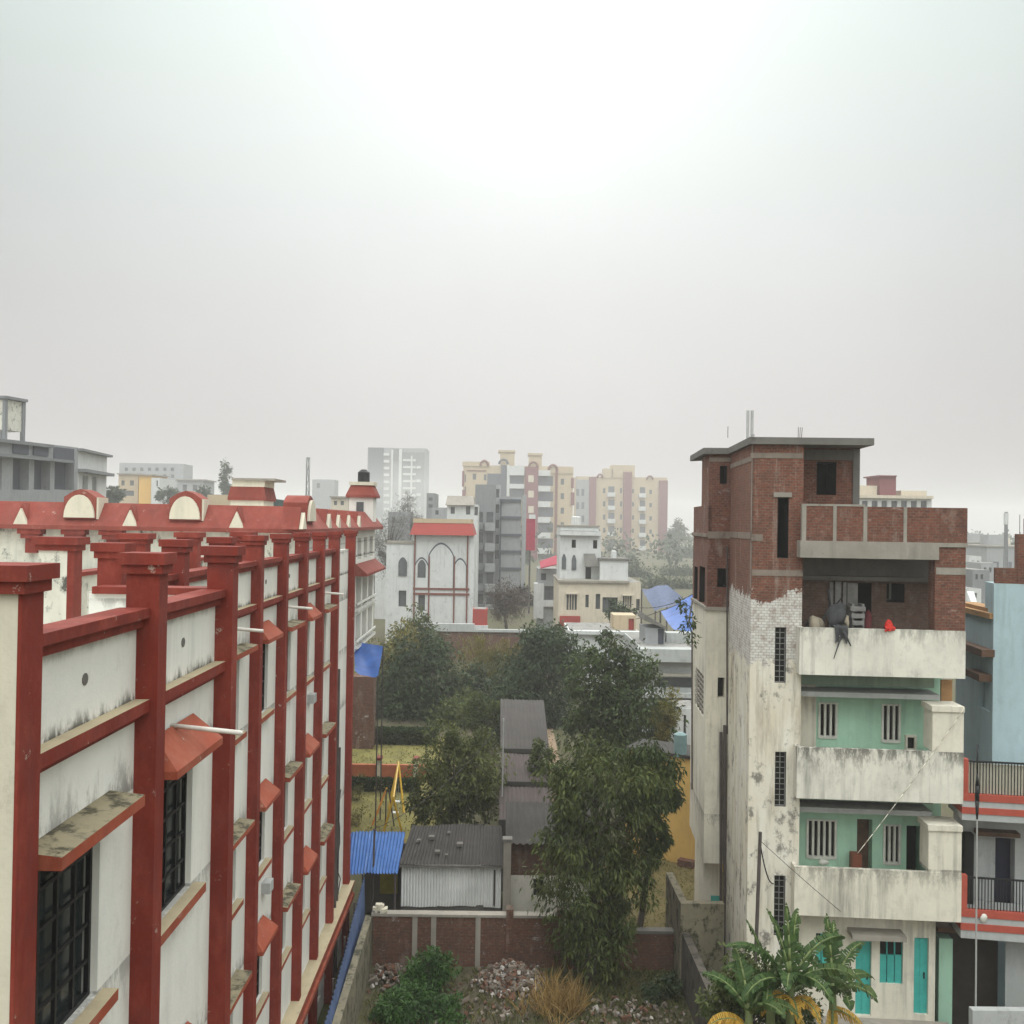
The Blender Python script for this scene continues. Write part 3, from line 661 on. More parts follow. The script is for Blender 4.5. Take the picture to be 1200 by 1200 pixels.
# ------------------------------------------------------------------ half finished apartment building on the right
_p0 = aty(880, 700, 23.0); TH = rad(4.6)
uF = Vector((math.cos(TH), -math.sin(TH), 0)); vF = Vector((math.sin(TH), math.cos(TH), 0))
A0 = Vector((_p0.x, _p0.y, 0))
RF = Facade(A0, A0+uF*7)                      # front of the stair tower
RB = root('apartment_building', 'half finished block with raw brick top, white lower floors and three long balconies', 'apartment building', A0+uF*2.5+vF*2)
def uF_(px, py=700, d=0): return RF.off(d).uz(px, py)[0]
def zF(py, px=910, d=0): return RF.off(d).uz(px, py)[1]
ztop = zF(521)
def tower_mat():
    t = NT('brick_over_painted_plaster'); c, f, x = bricktex(t, (.20, .066, .038), (.11, .043, .029), (.15, .10, .075)); c = t.mix(t.rng(t.noise(7, 6, .75), .45, .62, 0, .55), c, (.10, .04, .027)); c = t.mix(t.rng(t.noise(9, 5, .7, t.mapped((1, 1, 2.5), (7, 1, 4))), .56, .66, 0, .6), c, (.27, .165, .12))
    n1 = t.noise(1.3, 8, .75); n2 = t.noise(5, 5, .7)
    c = t.mix(t.rng(n1, .52, .75, 0, .45), c, (.07, .045, .035))
    run = t.noise(1, 6, .7, t.mapped((3.5, 3.5, .5), (2, 5, 1)))
    c = t.mix(t.rng(run, .55, .7, 0, .5), c, (.33, .28, .24))
    z = t.n('ShaderNodeSeparateXYZ', Vector=t.obj).outputs[2]
    zz = t.math('ADD', z, t.math('MULTIPLY', t.math('SUBTRACT', n1, .5), 1.5)); zz = t.math('ADD', zz, t.math('MULTIPLY', t.math('SUBTRACT', n2, .5), .7))
    zb_ = zF(700); zp = zF(780)
    # painted brick
    wb, wf, _ = bricktex(t, (.62, .60, .56), (.54, .52, .48), (.40, .37, .34))
    wb = t.mix(t.rng(n2, .47, .66, 0, .75), wb, (.27, .20, .165)); wb = t.mix(t.rng(t.noise(11, 5, .7), .55, .7, 0, .6), wb, (.18, .10, .075))
    c = t.mix(t.rng(zz, zb_-.02, zb_+.03, 1, 0), c, wb)
    # plaster with mould
    pl = t.mix(t.rng(t.noise(.8, 7, .7, t.mapped((1, 1, .5))), .35, .7), (.60, .53, .40), (.72, .69, .62))
    st = t.noise(1, 7, .7, t.mapped((4, 4, .4), (7, 3, 1)))
    pl = t.mix(t.rng(st, .5, .7, 0, .75), pl, (.24, .195, .145))
    pl = t.mix(t.rng(t.noise(1.5, 9, .75, t.mapped((1.4, 1.4, 1), (3, 3, 9))), .54, .63, 0, .8), pl, (.10, .09, .08))
    c = t.mix(t.rng(zz, zp-.02, zp+.04, 1, 0), c, pl)
    t.bsdf(c, .9, f, -.4, .012); return t.m
M['tower'] = tower_mat()
uT = uF_(940, 700)
# --- tower front and west face
slits = [RF.rect(911, 583, 924, 654)+(1.2,), RF.rect(908, 735, 921, 800), RF.rect(908, 881, 921, 945), RF.rect(907, 1026, 920, 1096)]
lw = None
_d = ray(853, 800)                              # length of the west face
den = _d.x*vF.y-_d.y*vF.x; tt = (A0.x*vF.y-A0.y*vF.x)/den; hit = _d*tt; vW = (Vector((hit.x, hit.y, 0))-A0).dot(vF)
RWf = Facade(A0+vF*vW, A0)                      # west face, far to near
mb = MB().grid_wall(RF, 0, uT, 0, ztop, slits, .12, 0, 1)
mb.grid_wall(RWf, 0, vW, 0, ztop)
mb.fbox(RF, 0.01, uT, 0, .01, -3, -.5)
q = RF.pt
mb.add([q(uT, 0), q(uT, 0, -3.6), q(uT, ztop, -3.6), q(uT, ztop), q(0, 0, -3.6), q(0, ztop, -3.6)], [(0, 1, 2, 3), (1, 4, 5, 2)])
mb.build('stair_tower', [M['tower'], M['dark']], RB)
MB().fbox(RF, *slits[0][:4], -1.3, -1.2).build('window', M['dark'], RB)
MB().pbox(RF, 907, 577, 928, 582.5, -.05, .03).build('lintel', M['conc'], RB)
for s in slits[1:]: window(RB, RF, s, .12, 'plank', 'dark', 1, 9, .02)
# concrete bands and corner strip, proud of the brick
def cband(mb): mb.build('concrete_band', M['bandc'], RB)
zz0, zz1 = zF(632, 881), zF(624, 881)
cband(MB().pbox(RF, 880, 531, 941, 537, -.05, .012)); cband(MB().pbox(RF, 880.5, 626, 894, 634, -.05, .014)); cband(MB().pbox(RF, 881, 668, 941, 675, -.05, .012))
cband(MB().fbox(RWf, 0, vW-.001, zz0, zz1, -.05, .012)); cband(MB().fbox(RWf, 0, vW-.001, zF(540, 881), zF(534, 881), -.05, .013)); cband(MB().fbox(RWf, vW-.075, vW+.0, zF(690, 881), ztop, -.03, .016))
# --- left wing: polygon behind the tower
B0 = A0+vF*vW                                    # inner corner with the tower
WF = Facade(B0-uF*2.2, B0)                       # its front
uB = (B0-WF.o).dot(WF.u); uL = WF.uz(827.5, 780)[0]; uLu = WF.uz(831, 560)[0]
C0 = WF.pt(uL, 0); D0 = Facade(C0+vF*3.2, C0); du = 3.2-0
uD = D0.uz(810.5, 780)[0]; uDl = uD
zs = WF.uz(840, 713)[1]; zbt = zF(1000, 840, 0); zc = WF.uz(838, 1012)[1]
zp1 = WF.uz(838, 627)[1]; zp0 = WF.uz(838, 592)[1]
h1 = WF.rect(840.5, 666, 851.5, 688)+(.8,); h2 = WF.rect(841, 794, 849, 818)+(.3,)
g1 = D0.rect(813.5, 664, 817.5, 706)+(.8,); g2 = D0.rect(819.5, 664, 826, 710)+(.8,)
L3 = 3.2
mb = MB().grid_wall(WF, uL, uB, zs, zp1, [h1], .8, 0, 1); mb.grid_wall(D0, uD, L3, zs, zp1, [g1, g2], .8, 0, 1)
mb.add([WF.pt(uL, zp1), WF.pt(uB, zp1), WF.pt(uB, zp1, -3.), WF.pt(uL, zp1, -3.)], [(0, 1, 2, 3)])
mb.fbox(D0, uD, L3, zs+.02, zs+.03, -.9, 0)
mb.build('wing_wall', [M['brick'], M['dark']], RB)
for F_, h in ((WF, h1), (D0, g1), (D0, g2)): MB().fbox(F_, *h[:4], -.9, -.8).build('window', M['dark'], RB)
mb = MB().grid_wall(WF, uL, uB, zc, zs, [h2], .3); vent = D0.rect(814.5, 786, 824.5, 833)
mb.grid_wall(D0, uD, L3, zc, zs, [vent+(.06,)], .06); mb.add([WF.pt(uL, zc), WF.pt(uB, zc), WF.pt(uB, zc, -3.), WF.pt(uL, zc, -3.)], [(0, 3, 2, 1)])
mb.build('wing_wall', M['dirtyw2'], RB)
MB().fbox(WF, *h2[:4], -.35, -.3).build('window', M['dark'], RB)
vm = MB(); u0, u1, z0, z1 = vent
for i in range(1, 8): c = z0+(z1-z0)*i/8; vm.fbox(D0, u0, u1, c-.02, c+.02, -.058, -.005)
for i in range(1, 4): c = u0+(u1-u0)*i/4; vm.fbox(D0, c-.02, c+.02, z0, z1, -.055, -.008)
v_ = vm.build('vent_lattice', M['conc'], RB); MB().fbox(D0, u0, u1, z0, z1, -.07, -.061).build('pane', M['dark'], v_)
# ledges between brick and plaster
mb = MB().fbox(WF, uL-.05, uB, zs-.05, zs+.04, -.02, .07); mb.fbox(D0, uD, L3+.07, zs-.05, zs+.04, -.02, .06); mb.build('ledge', M['conc'], RB)
# upper wing and its little balcony
uu = uLu; Cu = WF.pt(uu, 0); DU = Facade(Cu+vF*3., Cu); uUu = DU.uz(822.5, 560)[0]
h3 = WF.rect(843.5, 546, 852, 567)+(.6,); ztw = WF.uz(842, 527)[1]
mb = MB().grid_wall(WF, uu, uB, zp1, ztw, [h3], .6, 0, 1); mb.grid_wall(DU, uUu, 3., zp1, ztw); mb.add([WF.pt(uu, ztw), WF.pt(uB, ztw), WF.pt(uB, ztw, -3), WF.pt(uu, ztw, -3)], [(0, 1, 2, 3)])
mb.build('wing_wall', [M['brick'], M['dark']], RB)
MB().fbox(WF, *h3[:4], -.7, -.6).build('window', M['dark'], RB)
cband(MB().fbox(WF, uu, uB, WF.uz(842, 541)[1], WF.uz(842, 536)[1], -.03, .012)); cband(MB().fbox(WF, uL, uB, zp1-.1, zp1+.1, -.03, .014)); cband(MB().fbox(D0, uD, L3, zp1-.06, zp1+.04, -.03, .05))
mb = MB().fbox(D0, uD, L3, zp1+.04, zp0, -.1, -.002).fbox(WF, uL, uu+.0, zp1+.04, zp0, -.1, -.003); mb.build('parapet', M['brick'], RB)
# --- roof slab over tower, wing and the room behind the terrace
uR = uF_(1023, 522); P = RF.pt
pts = [P(-.12, ztop, .14), P(uR, ztop, .14), P(uR, ztop, -3.2), P(-.3, ztop, -3.4)]
off = (B0-A0).dot(vF)
poly = [P(-.10, ztop, .14), P(uR, ztop, .10), P(uR, ztop, -3.6), WF.pt(uu-.18, ztop, -3.1), WF.pt(uu-.18, ztop, .12), WF.pt(uB-.10, ztop, .12)]
MB().prism(poly[::1], (0, 0, .17)).build('roof_slab', M['concd'], RB)
for px, n_ in ((882.5, 2), (937, 3), (854, 1)):
    for k in range(n_):
        o_ = P(uF_(px, 515)+.05*k, ztop+.17, -.15-.05*k); MB().tube(o_, o_+Vector((.01*k, 0, .28 if px != 882.5 else .1)), .008, n=5).build('rebar', M['pipe_d'], RB)
for k in range(2):
    o_ = P(uF_(879.5, 515)+.105*k, ztop+.16, -.4); MB().tube(o_, o_+Vector((0, 0, .72)), .038, n=8).build('vent_pipe', M['steel'], RB)
# --- room behind the roof terrace
RM = RF.off(-.9); u0 = uT-.02; u1 = RM.uz(1007, 560)[0]; zt = zF(640, 1000)
h4 = RM.rect(957, 541, 980, 580)+(1.,)
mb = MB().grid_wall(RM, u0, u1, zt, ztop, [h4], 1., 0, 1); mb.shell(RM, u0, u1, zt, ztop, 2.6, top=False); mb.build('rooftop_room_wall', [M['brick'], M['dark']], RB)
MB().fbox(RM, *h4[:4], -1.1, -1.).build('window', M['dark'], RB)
MB().pbox(RM, 999.5, 526, 1007.5, 610, -.1, .03).pbox(RM, 941, 527, 999.4, 539, -.1, .02).build('concrete_band', M['concd'], RB)  # corner post, plus a dark strip painting the slab's shadow on the wall
# --- balconied part
dP = .35; FP = RF.off(dP); D_ = 1.05; FB = RF.off(-D_)
ux = FP.uz(1131.5, 765)[0]; uxt = FP.uz(1134, 610)[0]
def zp_(py, px=1035): return FP.uz(px, py)[1]
# terrace parapet
zA, zBm, zC = zp_(594), zp_(635), zp_(655)
ul = FP.uz(940, 610)[0]
mb = MB().fbox(RF, ul, uxt, zBm, zA, dP-.12, dP-.012).fbox(RF, uxt-.12, uxt, zBm, zA, -3, dP-.121); mb.build('terrace_parapet', M['brick'], RB)
for a, b in ((940, 945), (976.5, 980.5), (1012, 1016.5), (1059, 1063)):
    c, d, _, _ = FP.rect(a, 600, b, 610); MB().fbox(RF, c, d, zBm, zA, dP-.13, dP).build('parapet_post', M['conc'], RB)
MB().fbox(RF, ul, FP.uz(1014, 600)[0], zA, zA+.05, dP-.13, dP+.002).build('parapet_cap', M['conc'], RB)
ub = FP.uz(1100, 645)[0]
MB().fbox(RF, ul-.04, ub, zC, zBm, -D_, dP+.03).fbox(RF, ub, uxt, zBm-.10, zBm, -D_, dP+.02).fbox(RF, ul, uxt, zBm-.2, zBm-.001, -6, -D_).build('beam', M['conc'], RB)
# main body: back walls of the recesses floor by floor
zG = zp_(1077); fl = [zp_(764), zp_(906), zp_(1048)]
tops = [zp_(737.5), zp_(879), zp_(1020)]; bots = [zp_(793), zp_(939), zp_(1077)]
D1 = FB.uz
def hb(x0, y0, x1, y1, r=.5): return FB.rect(x0, y0, x1, y1)+(r,)
hA = [hb(1004, 683, 1021, 760, 1.2), hb(1039, 684, 1060, 706, 1.)]
u_l, u_r = uT, ux
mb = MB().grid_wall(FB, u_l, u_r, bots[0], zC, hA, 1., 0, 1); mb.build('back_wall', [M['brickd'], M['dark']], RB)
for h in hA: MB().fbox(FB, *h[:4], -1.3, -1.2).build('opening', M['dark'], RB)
MB().pbox(FB, 940, 655, 1100, 675, 0, .05).pbox(FB, 940, 676, 1100, 681, 0, .34).build('lintel_shelf', M['concd'], RB)
hW1 = [hb(960, 823, 980, 863, .1), hb(1034, 825, 1054, 868, .1)]
hW2 = [hb(946, 960, 979, 1004, .1), hb(1036, 966, 1054, 1011, .1), hb(1004, 960, 1022, 1050, .3), hb(1062, 968, 1088, 1052, .9)]
mb = MB().grid_wall(FB, u_l, u_r, bots[1], bots[0]-.12, hW1, .1); mb.build('back_wall', M['mint'], RB)
mb = MB().grid_wall(FB, u_l, u_r, bots[2], bots[1]-.12, hW2, .1); mb.build('back_wall', M['mint'], RB)
M['winw'] = flat('dirty_white_window_frame', (.56, .55, .49), .7, .2)
for h, n_ in ((hW1[0], 2), (hW1[1], 2), (hW2[0], 4), (hW2[1], 2)):
    u0, u1, z0, z1 = h[:4]; f = MB(); w_ = (u1-u0)
    for i in range(n_+2):
        c = u0+w_*i/(n_+1); f.fbox(FB, c-.028, c+.028, z0-.04, z1, -.05, .03)
    f.fbox(FB, u0+.03, u1-.03, z0-.05, z0+.02, -.05, .04); f.fbox(FB, u0+.03, u1-.03, z1-.04, z1, -.05, .032)
    o = f.build('window', M['winw'], RB); MB().fbox(FB, u0, u1, z0, z1, -.12, -.1).build('pane', M['dark'], o)
MB().fbox(FB, *hW2[2][:4], -.36, -.3).build('door', M['wood'], RB)
MB().fbox(FB, *hW2[3][:4], -1., -.9).build('opening', M['dark'], RB)
MB().pbox(FB, 999, 1002, 1010, 1024, 0.02, .3).build('cabinet', flat('red_brown_cabinet', (.22, .07, .04), .6, .2), RB)
# vent box upstairs
q_ = FB.rect(1060, 861, 1073, 879); mb = MB(); u0, u1, z0, z1 = q_
mb.fbox(FB, u0, u1, z0, z0+.05, 0, .08).fbox(FB, u0, u1, z1-.05, z1, 0, .08).fbox(FB, u0, u0+.05, z0+.05, z1-.05, 0, .08).fbox(FB, u1-.05, u1, z0+.05, z1-.05, 0, .08)
o = mb.build('vent_box', M['dirtyw2'], RB); MB().fbox(FB, u0+.05, u1-.05, z0+.05, z1-.05, 0.001, .01).build('pane', M['dark'], o)
# recess side strip next to tower and beams / chajjas
mb = MB().fbox(FB, uT, FB.uz(955, 840)[0], bots[1], bots[0]-.12, .001, .12); mb.build('recess_pier', M['dirtyw2'], RB)
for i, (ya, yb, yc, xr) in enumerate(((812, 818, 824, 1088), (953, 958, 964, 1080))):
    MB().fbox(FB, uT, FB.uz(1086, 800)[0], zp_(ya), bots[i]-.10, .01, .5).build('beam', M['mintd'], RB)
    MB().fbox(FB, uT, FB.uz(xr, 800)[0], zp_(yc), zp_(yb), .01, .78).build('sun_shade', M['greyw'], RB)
# balconies: front panel, side and floor slab
for i in range(3):
    mats = M['dirtyw'] if i < 2 else M['dirtyw2']
    ub_ = ux-.012*i*1.5; ulb = FP.uz(937-i*1.3, 760)[0]
    mb = MB().fbox(RF, ulb, ub_, bots[i], tops[i], dP-.11, dP).fbox(RF, ulb, ulb+.1, bots[i], tops[i], .005, dP-.111).fbox(RF, uT+.002, ub_, bots[i], bots[i]+.12, -D_, dP-.112)
    mb.fbox(RF, ub_-.1, ub_, bots[i]+.121, tops[i], -D_, dP-.111)
    mb.build('balcony', mats, RB)
# right end piers
upl = FP.uz(1096, 690)[0]; MB().fbox(RF, upl, ux-.01, tops[0]+.001, zBm-.101, dP-.45, dP-.02).build('pier', M['brick'], RB)
mb = MB().fbox(RF, upl+.02, ux-.012, zp_(672), zp_(664), dP-.44, dP-.01); mb.build('concrete_band', M['conc'], RB)
for i, (xl, yt) in enumerate(((1093, 832), (1090, 971))):
    a_ = FP.uz(xl, 850)[0]
    MB().fbox(RF, a_, ux-.02*(i+1), tops[i+1]+.001, zp_(yt), dP-.6, dP-.004*(i+1)-.002).fbox(RF, a_-.03, ux-.015*(i+1), zp_(yt), zp_(yt-6.5), dP-.7, dP+.03).build('pier', M['dirtyw2'], RB)
MB().pbox(FB, 1103, 797, 1116, 823, .55, .62).build('board', M['orangew'], RB)
# ground floor
FG = RF.off(-.25); ug = FG.uz(1096, 1130)[0]
hg = [FG.rect(1002.5, 1103, 1021, 1190)+(.1,), FG.rect(1031, 1103, 1058, 1153)+(.1,), FG.rect(1071, 1099, 1088, 1189)+(.1,), FG.rect(956, 1094, 977, 1131)+(.1,)]
mb = MB().grid_wall(FG, uT-.01, ug, 0, bots[2]-.002, hg, .1); mb.build('ground_floor_wall', M['dirtyw2'], RB)
for k in (0, 2):
    d = MB().fbox(FG, *hg[k][:4], -.12, -.08); u0, u1, z0, z1 = hg[k][:4]; d.fbox(FG, (u0+u1)/2-.012, (u0+u1)/2+.012, z0, z1, -.08, -.068)
    d.fbox(FG, u0, u1, z0+.8, z0+.88, -.08, -.07)
    o = d.build('door', M['teal'], RB); MB().fbox(FG, u1-.1, u1-.07, z0+.85, z0+1.0, -.07, -.045).build('handle', M['iron'], o)
for k in (1, 3):
    u0, u1, z0, z1 = hg[k][:4]; zm = z1-(z1-z0)*.34
    d = MB()
    for i in range(3): a_ = u0+(u1-u0)*i/3; d.fbox(FG, a_+.01, a_+(u1-u0)/3-.01, z0, zm, -.09, -.05)
    for i in range(4): a_ = u0+(u1-u0)*i/3; d.fbox(FG, a_-.015, a_+.015, zm, z1, -.09, -.05)
    o = d.build('window', M['teal'], RB); MB().fbox(FG, u0, u1, z0, z1, -.12, -.1).build('pane', M['dark'], o)
MB().pbox(FG, 999, 1097, 1063, 1103, 0, .45).build('sun_shade', M['conc'], RB)
MB().fbox(FG, uT, ug+.3, 0, .42, .01, .35).build('plinth', M['conc'], RB)
mb = MB().fbox(RF, uT, ux-.06, 0, bots[2]-.01, -6, -D_-.9).fbox(RF, uT, ux-.06, bots[2], zBm-.21, -6, -D_-1.4); mb.build('rear_body', M['concd'], RB)
g_ = RF.off(-.6); MB().pbox(g_, 1100, 1100, 1116, 1215, -1.5, 0).build('side_wall', M['mint'], RB)
# under the wing: shaded recess with a teal window
GB = WF.off(-.7); MB().fbox(GB, uL+.1, uB, 0, zc, -2., 0).build('ground_floor_wall', M['dirtyw2'], RB)
o = MB().pbox(GB, 833, 1050, 843, 1078, 0, .03).build('window', M['teal'], RB)
# pipes on the tower
def pipe(px, y0, y1, F, d, r, mat, nm='drain_pipe', px1=None):
    a = F.off(d); u, z = a.uz(px, y0); u1, z1 = a.uz(px1 or px, y1)
    return MB().tube(a.pt(u, z), a.pt(u1, z1), r, n=8).build(nm, M[mat], RB)
pipe(852, 640, 860, WF, .08, .022, 'pipe_d'); pipe(845, 858, 1130, WF, .12, .045, 'pipe_d'); pipe(849.5, 850, 1130, WF, .12, .05, 'pipe_d'); pipe(811, 740, 925, D0, .06, .025, 'pipe_d')
# --- things on and around the building
def cloth_blob(name, mat, label, cat, c, r, n=90, seed=3, cyc=1., group=None):
    """crumpled cloth: a displaced ball"""
    g = np.random.default_rng(seed); me = bpy.data.meshes.new(name); import bmesh
    bm = bmesh.new(); bmesh.ops.create_icosphere(bm, subdivisions=3, radius=1)
    ph = g.random((6, 3))*6; kk = g.normal(size=(6, 3))*2.2
    for v in bm.verts:
        p = np.array(v.co); a = sum(math.sin(kk[i].dot(p)*cyc+ph[i][0]) for i in range(6))*.09
        v.co = Vector((p[0]*r[0], p[1]*r[1], p[2]*r[2]))*(1+a)
    for f in bm.faces: f.smooth = True
    bm.to_mesh(me); bm.free(); me.materials.append(mat)
    o = bpy.data.objects.new(name, me); COL.objects.link(o); o.location = c; W[o] = Vector(c); return tag(o, label, cat, group)
BALZ = bots[0]+.12
def onfb(px, py, d): F_ = FB.off(d); u, z = F_.uz(px, py); return F_.pt(u, z)
zt0 = tops[0]
c = onfb(1015, 733, .35); cloth_blob('cloth', M['maroonc'], 'dark maroon cloth hanging in the open brick doorway', 'cloth', Vector((c.x, c.y, c.z)), (.11, .12, .32), seed=8)
c = onfb(957, 730, .75); cloth_blob('sack', M['sack'], 'beige sack slumped at the left end of the top balcony', 'sack', Vector((c.x, c.y, zt0+.0)), (.19, .2, .26), seed=11)
c = onfb(949, 735, .55); cloth_blob('sack', M['rag'], 'dark bundle in the left corner of the top balcony', 'sack', Vector((c.x, c.y, zt0-.1)), (.14, .2, .22), seed=12)
mb = MB()
for i, (x0, x1, yt) in enumerate(((971, 975, 682), (977, 984, 681), (986, 990, 682), (991, 1003, 683))):
    a_ = FB.rect(x0, yt, x1, 780); mb.fbox(FB, a_[0], a_[1], BALZ, a_[3], .05+.015*i, .09+.015*i)
tag(mb.build('plank_stack', M['plank']), 'upright grey planks leaning on the back wall of the top balcony', 'planks')
mb = MB()
for i in range(5):
    a_ = FB.rect(987+i, 708+i*8, 1004-i, 713+i*8); mb.fbox(FB, a_[0], a_[1], a_[2], a_[3], .3, .75)
a_ = FB.rect(989, 705, 1003, 765); mb.fbox(FB, a_[0], a_[0]+.05, BALZ, a_[3], .35, .7); mb.fbox(FB, a_[1]-.05, a_[1], BALZ, a_[3], .35, .7)
tag(mb.build('shelf_rack', M['plank']), 'grey board rack piled beside the dark doorway on the top balcony', 'rack')
def drape(name, mat, label, px0, px1, ytop, yback, yfront, seed, group=None):
    """cloth hung over the top balcony parapet, falling in folds on both sides"""
    g = random.Random(seed); mb = MB(); nu, nv = 14, 18; ph = [g.uniform(0, 6) for _ in range(6)]
    u0 = FP.uz(px0, 738)[0]; u1 = FP.uz(px1, 738)[0]; zf = FP.uz(1040, yfront)[1]; zb0 = zt0-.35
    for j in range(nv+1):
        v = j/nv
        for i in range(nu+1):
            w = i/nu; fold = .025*math.sin(9*w+ph[0])+.018*math.sin(17*w+ph[1]+3*v)
            rag = .18*math.sin(5*w+ph[2])+.1*math.sin(13*w+ph[3])
            u = u0+(u1-u0)*(w+.06*math.sin(5*v+ph[4])+ (v-.5)*.15*math.sin(3*w+ph[5]))
            if v < .35: t_ = v/.35; z, d = zb0+(zt0+.03-zb0)*t_, dP-.16+fold
            elif v < .55: t_ = (v-.35)/.2; z, d = zt0+.03+.025*math.sin(math.pi*t_)+abs(fold), dP-.16+.2*t_
            else: t_ = (v-.55)/.45; z, d = zt0+.03-(zt0-zf)*t_*(1+rag*t_), dP+.04+fold*(.5+t_)
            mb.v.append(RF.pt(u, z, d))
    mb.f = [(j*(nu+1)+i, j*(nu+1)+i+1, (j+1)*(nu+1)+i+1, (j+1)*(nu+1)+i) for j in range(nv) for i in range(nu)]; mb.mi = [0]*len(mb.f); mb.sm = True
    return tag(mb.build(name, mat), label, 'cloth')
drape('cloth', M['rag'], 'ragged dark grey cloth hung over the top balcony parapet', 977, 993, 730, 736, 755, 3)
mb = MB(); q_ = [onfb(971, 690, .5), onfb(973, 712, .55), onfb(976, 735, .9), onfb(985, 748, dP+D_+.05), onfb(977, 772, dP+D_+.06)]
mb.path(q_, [.02, .035, .03, .022, .008], 6); mb.path([q_[1], onfb(966, 722, .6), onfb(963, 738, .7)], [.03, .03, .02], 6); mb.path([q_[2], onfb(990, 742, dP+D_+.08), onfb(997, 757, dP+D_+.07)], [.03, .035, .012], 6); mb.path([q_[1], onfb(982, 706, .6), onfb(988, 698, .55)], [.03, .02, .008], 6)
mb.sm = True; tag(mb.build('dry_branch', M['rag']), 'dark dry branch leaning over the top balcony parapet', 'branch')
cloth_blob('cloth', M['redc'], 'bright red cloth bundled on the top dirty white balcony parapet', 'cloth', onfb(1041, 733, dP+D_-.1), (.085, .08, .12), seed=45, cyc=2.2)
drape('cloth', M['redc'], 'bright red rag hanging from the top balcony parapet', 1037, 1049, 0, 0, 741, 9)
cloth_blob('sack', M['rag'], 'dark heap of rags behind the hanging grey cloth', 'rags', Vector(onfb(981, 722, 1.0)), (.2, .15, .3), seed=41, cyc=1.8)
cloth_blob('sack', M['sack'], 'pale bundle between the heap of rags and the board rack', 'sack', Vector(onfb(991, 727, .95)), (.08, .1, .16), seed=42, cyc=1.6)
c = onfb(950, 1010, .3)
cloth_blob('cloth', M['winw'], 'small white cloth under the left window of the lowest balcony', 'cloth', onfb(965, 1010, .25), (.1, .05, .07), seed=21)
# bushes growing from the ledge
pp = [aty(803, 712, 25.9), aty(806, 735, 25.9)]
r_ = root('ledge_plant', 'small leafy plant growing out of the ledge on the brick wing', 'plant', (pp[1].x, pp[1].y, pp[1].z-.3))
MB().path([D0.pt(uD+.2, zs, .02), pp[1], pp[0]], [.03, .02, .01], 5).build('stem', M['bark'], r_)
leafmesh('leaves', *leafset(np.array([list(p) for p in (pp[0], pp[1], aty(811, 747, 25.6), aty(799, 705, 26), aty(810, 728, 25.8))]), np.array([.2, .22, .2, .12, .14]), 55, .12, .4), M['leaf_dark'], r_)
# leaning wooden pole with a wire in front of the tower
a = atz(887, 1190, 1.0); b_ = aty(891, 975, 21.8); a = aty(884.5, 1150, 21.6)
b2 = b_+(a-b_)*(b_.z/(b_.z-a.z))
tag(MB().tube(b2, b_, .05, .04, 8).build('wooden_pole', M['pipe_d']), 'weathered wooden pole standing before the white stair tower', 'pole')
def wire(name, p, q_, sag, r, mat, label):
    mb = MB(); n_ = 14; pts = [p.lerp(q_, i/n_)-Vector((0, 0, sag*4*(i/n_)*(1-i/n_))) for i in range(n_+1)]
    mb.path(pts, [r]*(n_+1), 5); mb.sm = True; tag(mb.build(name, M[mat]), label, 'wire')
wire('wire', b_-Vector((0, 0, .2)), onfb(985, 1068, dP+D_+.05), .02, .007, 'iron', 'thin wire from the leaning pole to the lowest balcony')
wire('wire', b_-Vector((0, 0, .25)), RF.pt(*RF.uz(906, 1035), .03), .25, .016, 'iron', 'tangled dark wire from the leaning pole to the stair tower grille')
wire('wire', onfb(1005, 1000, dP+D_+.02), onfb(1130, 830, dP+D_+.05), .06, .008, 'dirtyw2', 'pale cable running diagonally over the balcony end piers')

# ------------------------------------------------------------------ pale blue house at the right edge
BA = FZ(1163, 24.0, 1300, 23.4)
BH = root('blue_house', 'pale blue house with red and grey striped balconies at the right edge', 'house', BA.pt(2, 0, -2))
def part_(F, name, mat, *r): return part(BH, F, name, mat, *r)
u0 = BA.uz(1164, 760)[0]; u1 = 4.2; zt = BA.uz(1180, 684)[1]
MB().grid_wall(BA, u0, u1, 0, zt).shell(BA, u0, u1, 0, zt, .8).build('wall', M['paleblue'], BH)
BW = Facade(BA.pt(u0, 0, 0)+Vector((.35, 2.7, 0)), BA.pt(u0, 0, 0)); L = BW.L
zt2 = BW.uz(1150, 722)[1]; hz = BW.rect(1147, 797, 1160, 831)
MB().grid_wall(BW, 0, L, 0, zt2, [hz], .2).shell(BW, 0, L, 0, zt2, 2.5).build('wall', M['paleblue'], BH)
o = window(BH, BW, hz, .2, 'iron', 'glassg', 3, 0, .03)
for (za, u_a, u_b) in ((BW.rect(1140, 755, 1150, 763), .0, L+.05), (BW.rect(1145, 786, 1155, 794), hz[0]-.15, hz[1]+.1)):
    MB().fbox(BW, u_a, u_b, za[2], za[3], -.02, .30).build('ledge', M['wood'], BH)
MB().fbox(BW, .1, L-.05, zt2+.002, zt2+.14, -.3, .08).fbox(BW, .05, L-.1, zt2+.142, zt2+.24, -.5, -.05).build('roof_board', M['orangew'], BH)
a_ = BA.rect(1165, 666, 1230, 684); MB().fbox(BA, a_[0]+.03, u1, zt+.002, a_[3], -.15, -.01).build('parapet', M['brick'], BH)
a_ = BA.rect(1193, 626, 1210, 684); mb = MB().fbox(BA, a_[0], a_[1], zt, a_[3], -.3, .005); pil = mb.build('pillar', M['brick'], BH)
for k in range(3): p = BA.pt(a_[0]+.06+.09*k, a_[3], -.1); MB().tube(p, p+Vector((0, 0, .5-.1*k)), .008, n=5).build('rebar', M['pipe_d'], pil)
BP = FZ(1131, 22.3, 1300, 21.8); ub0, ub1 = 0., 3.4
FBk = BP.off(-1.05)
def bz(py): return BP.uz(1165, py)[1]
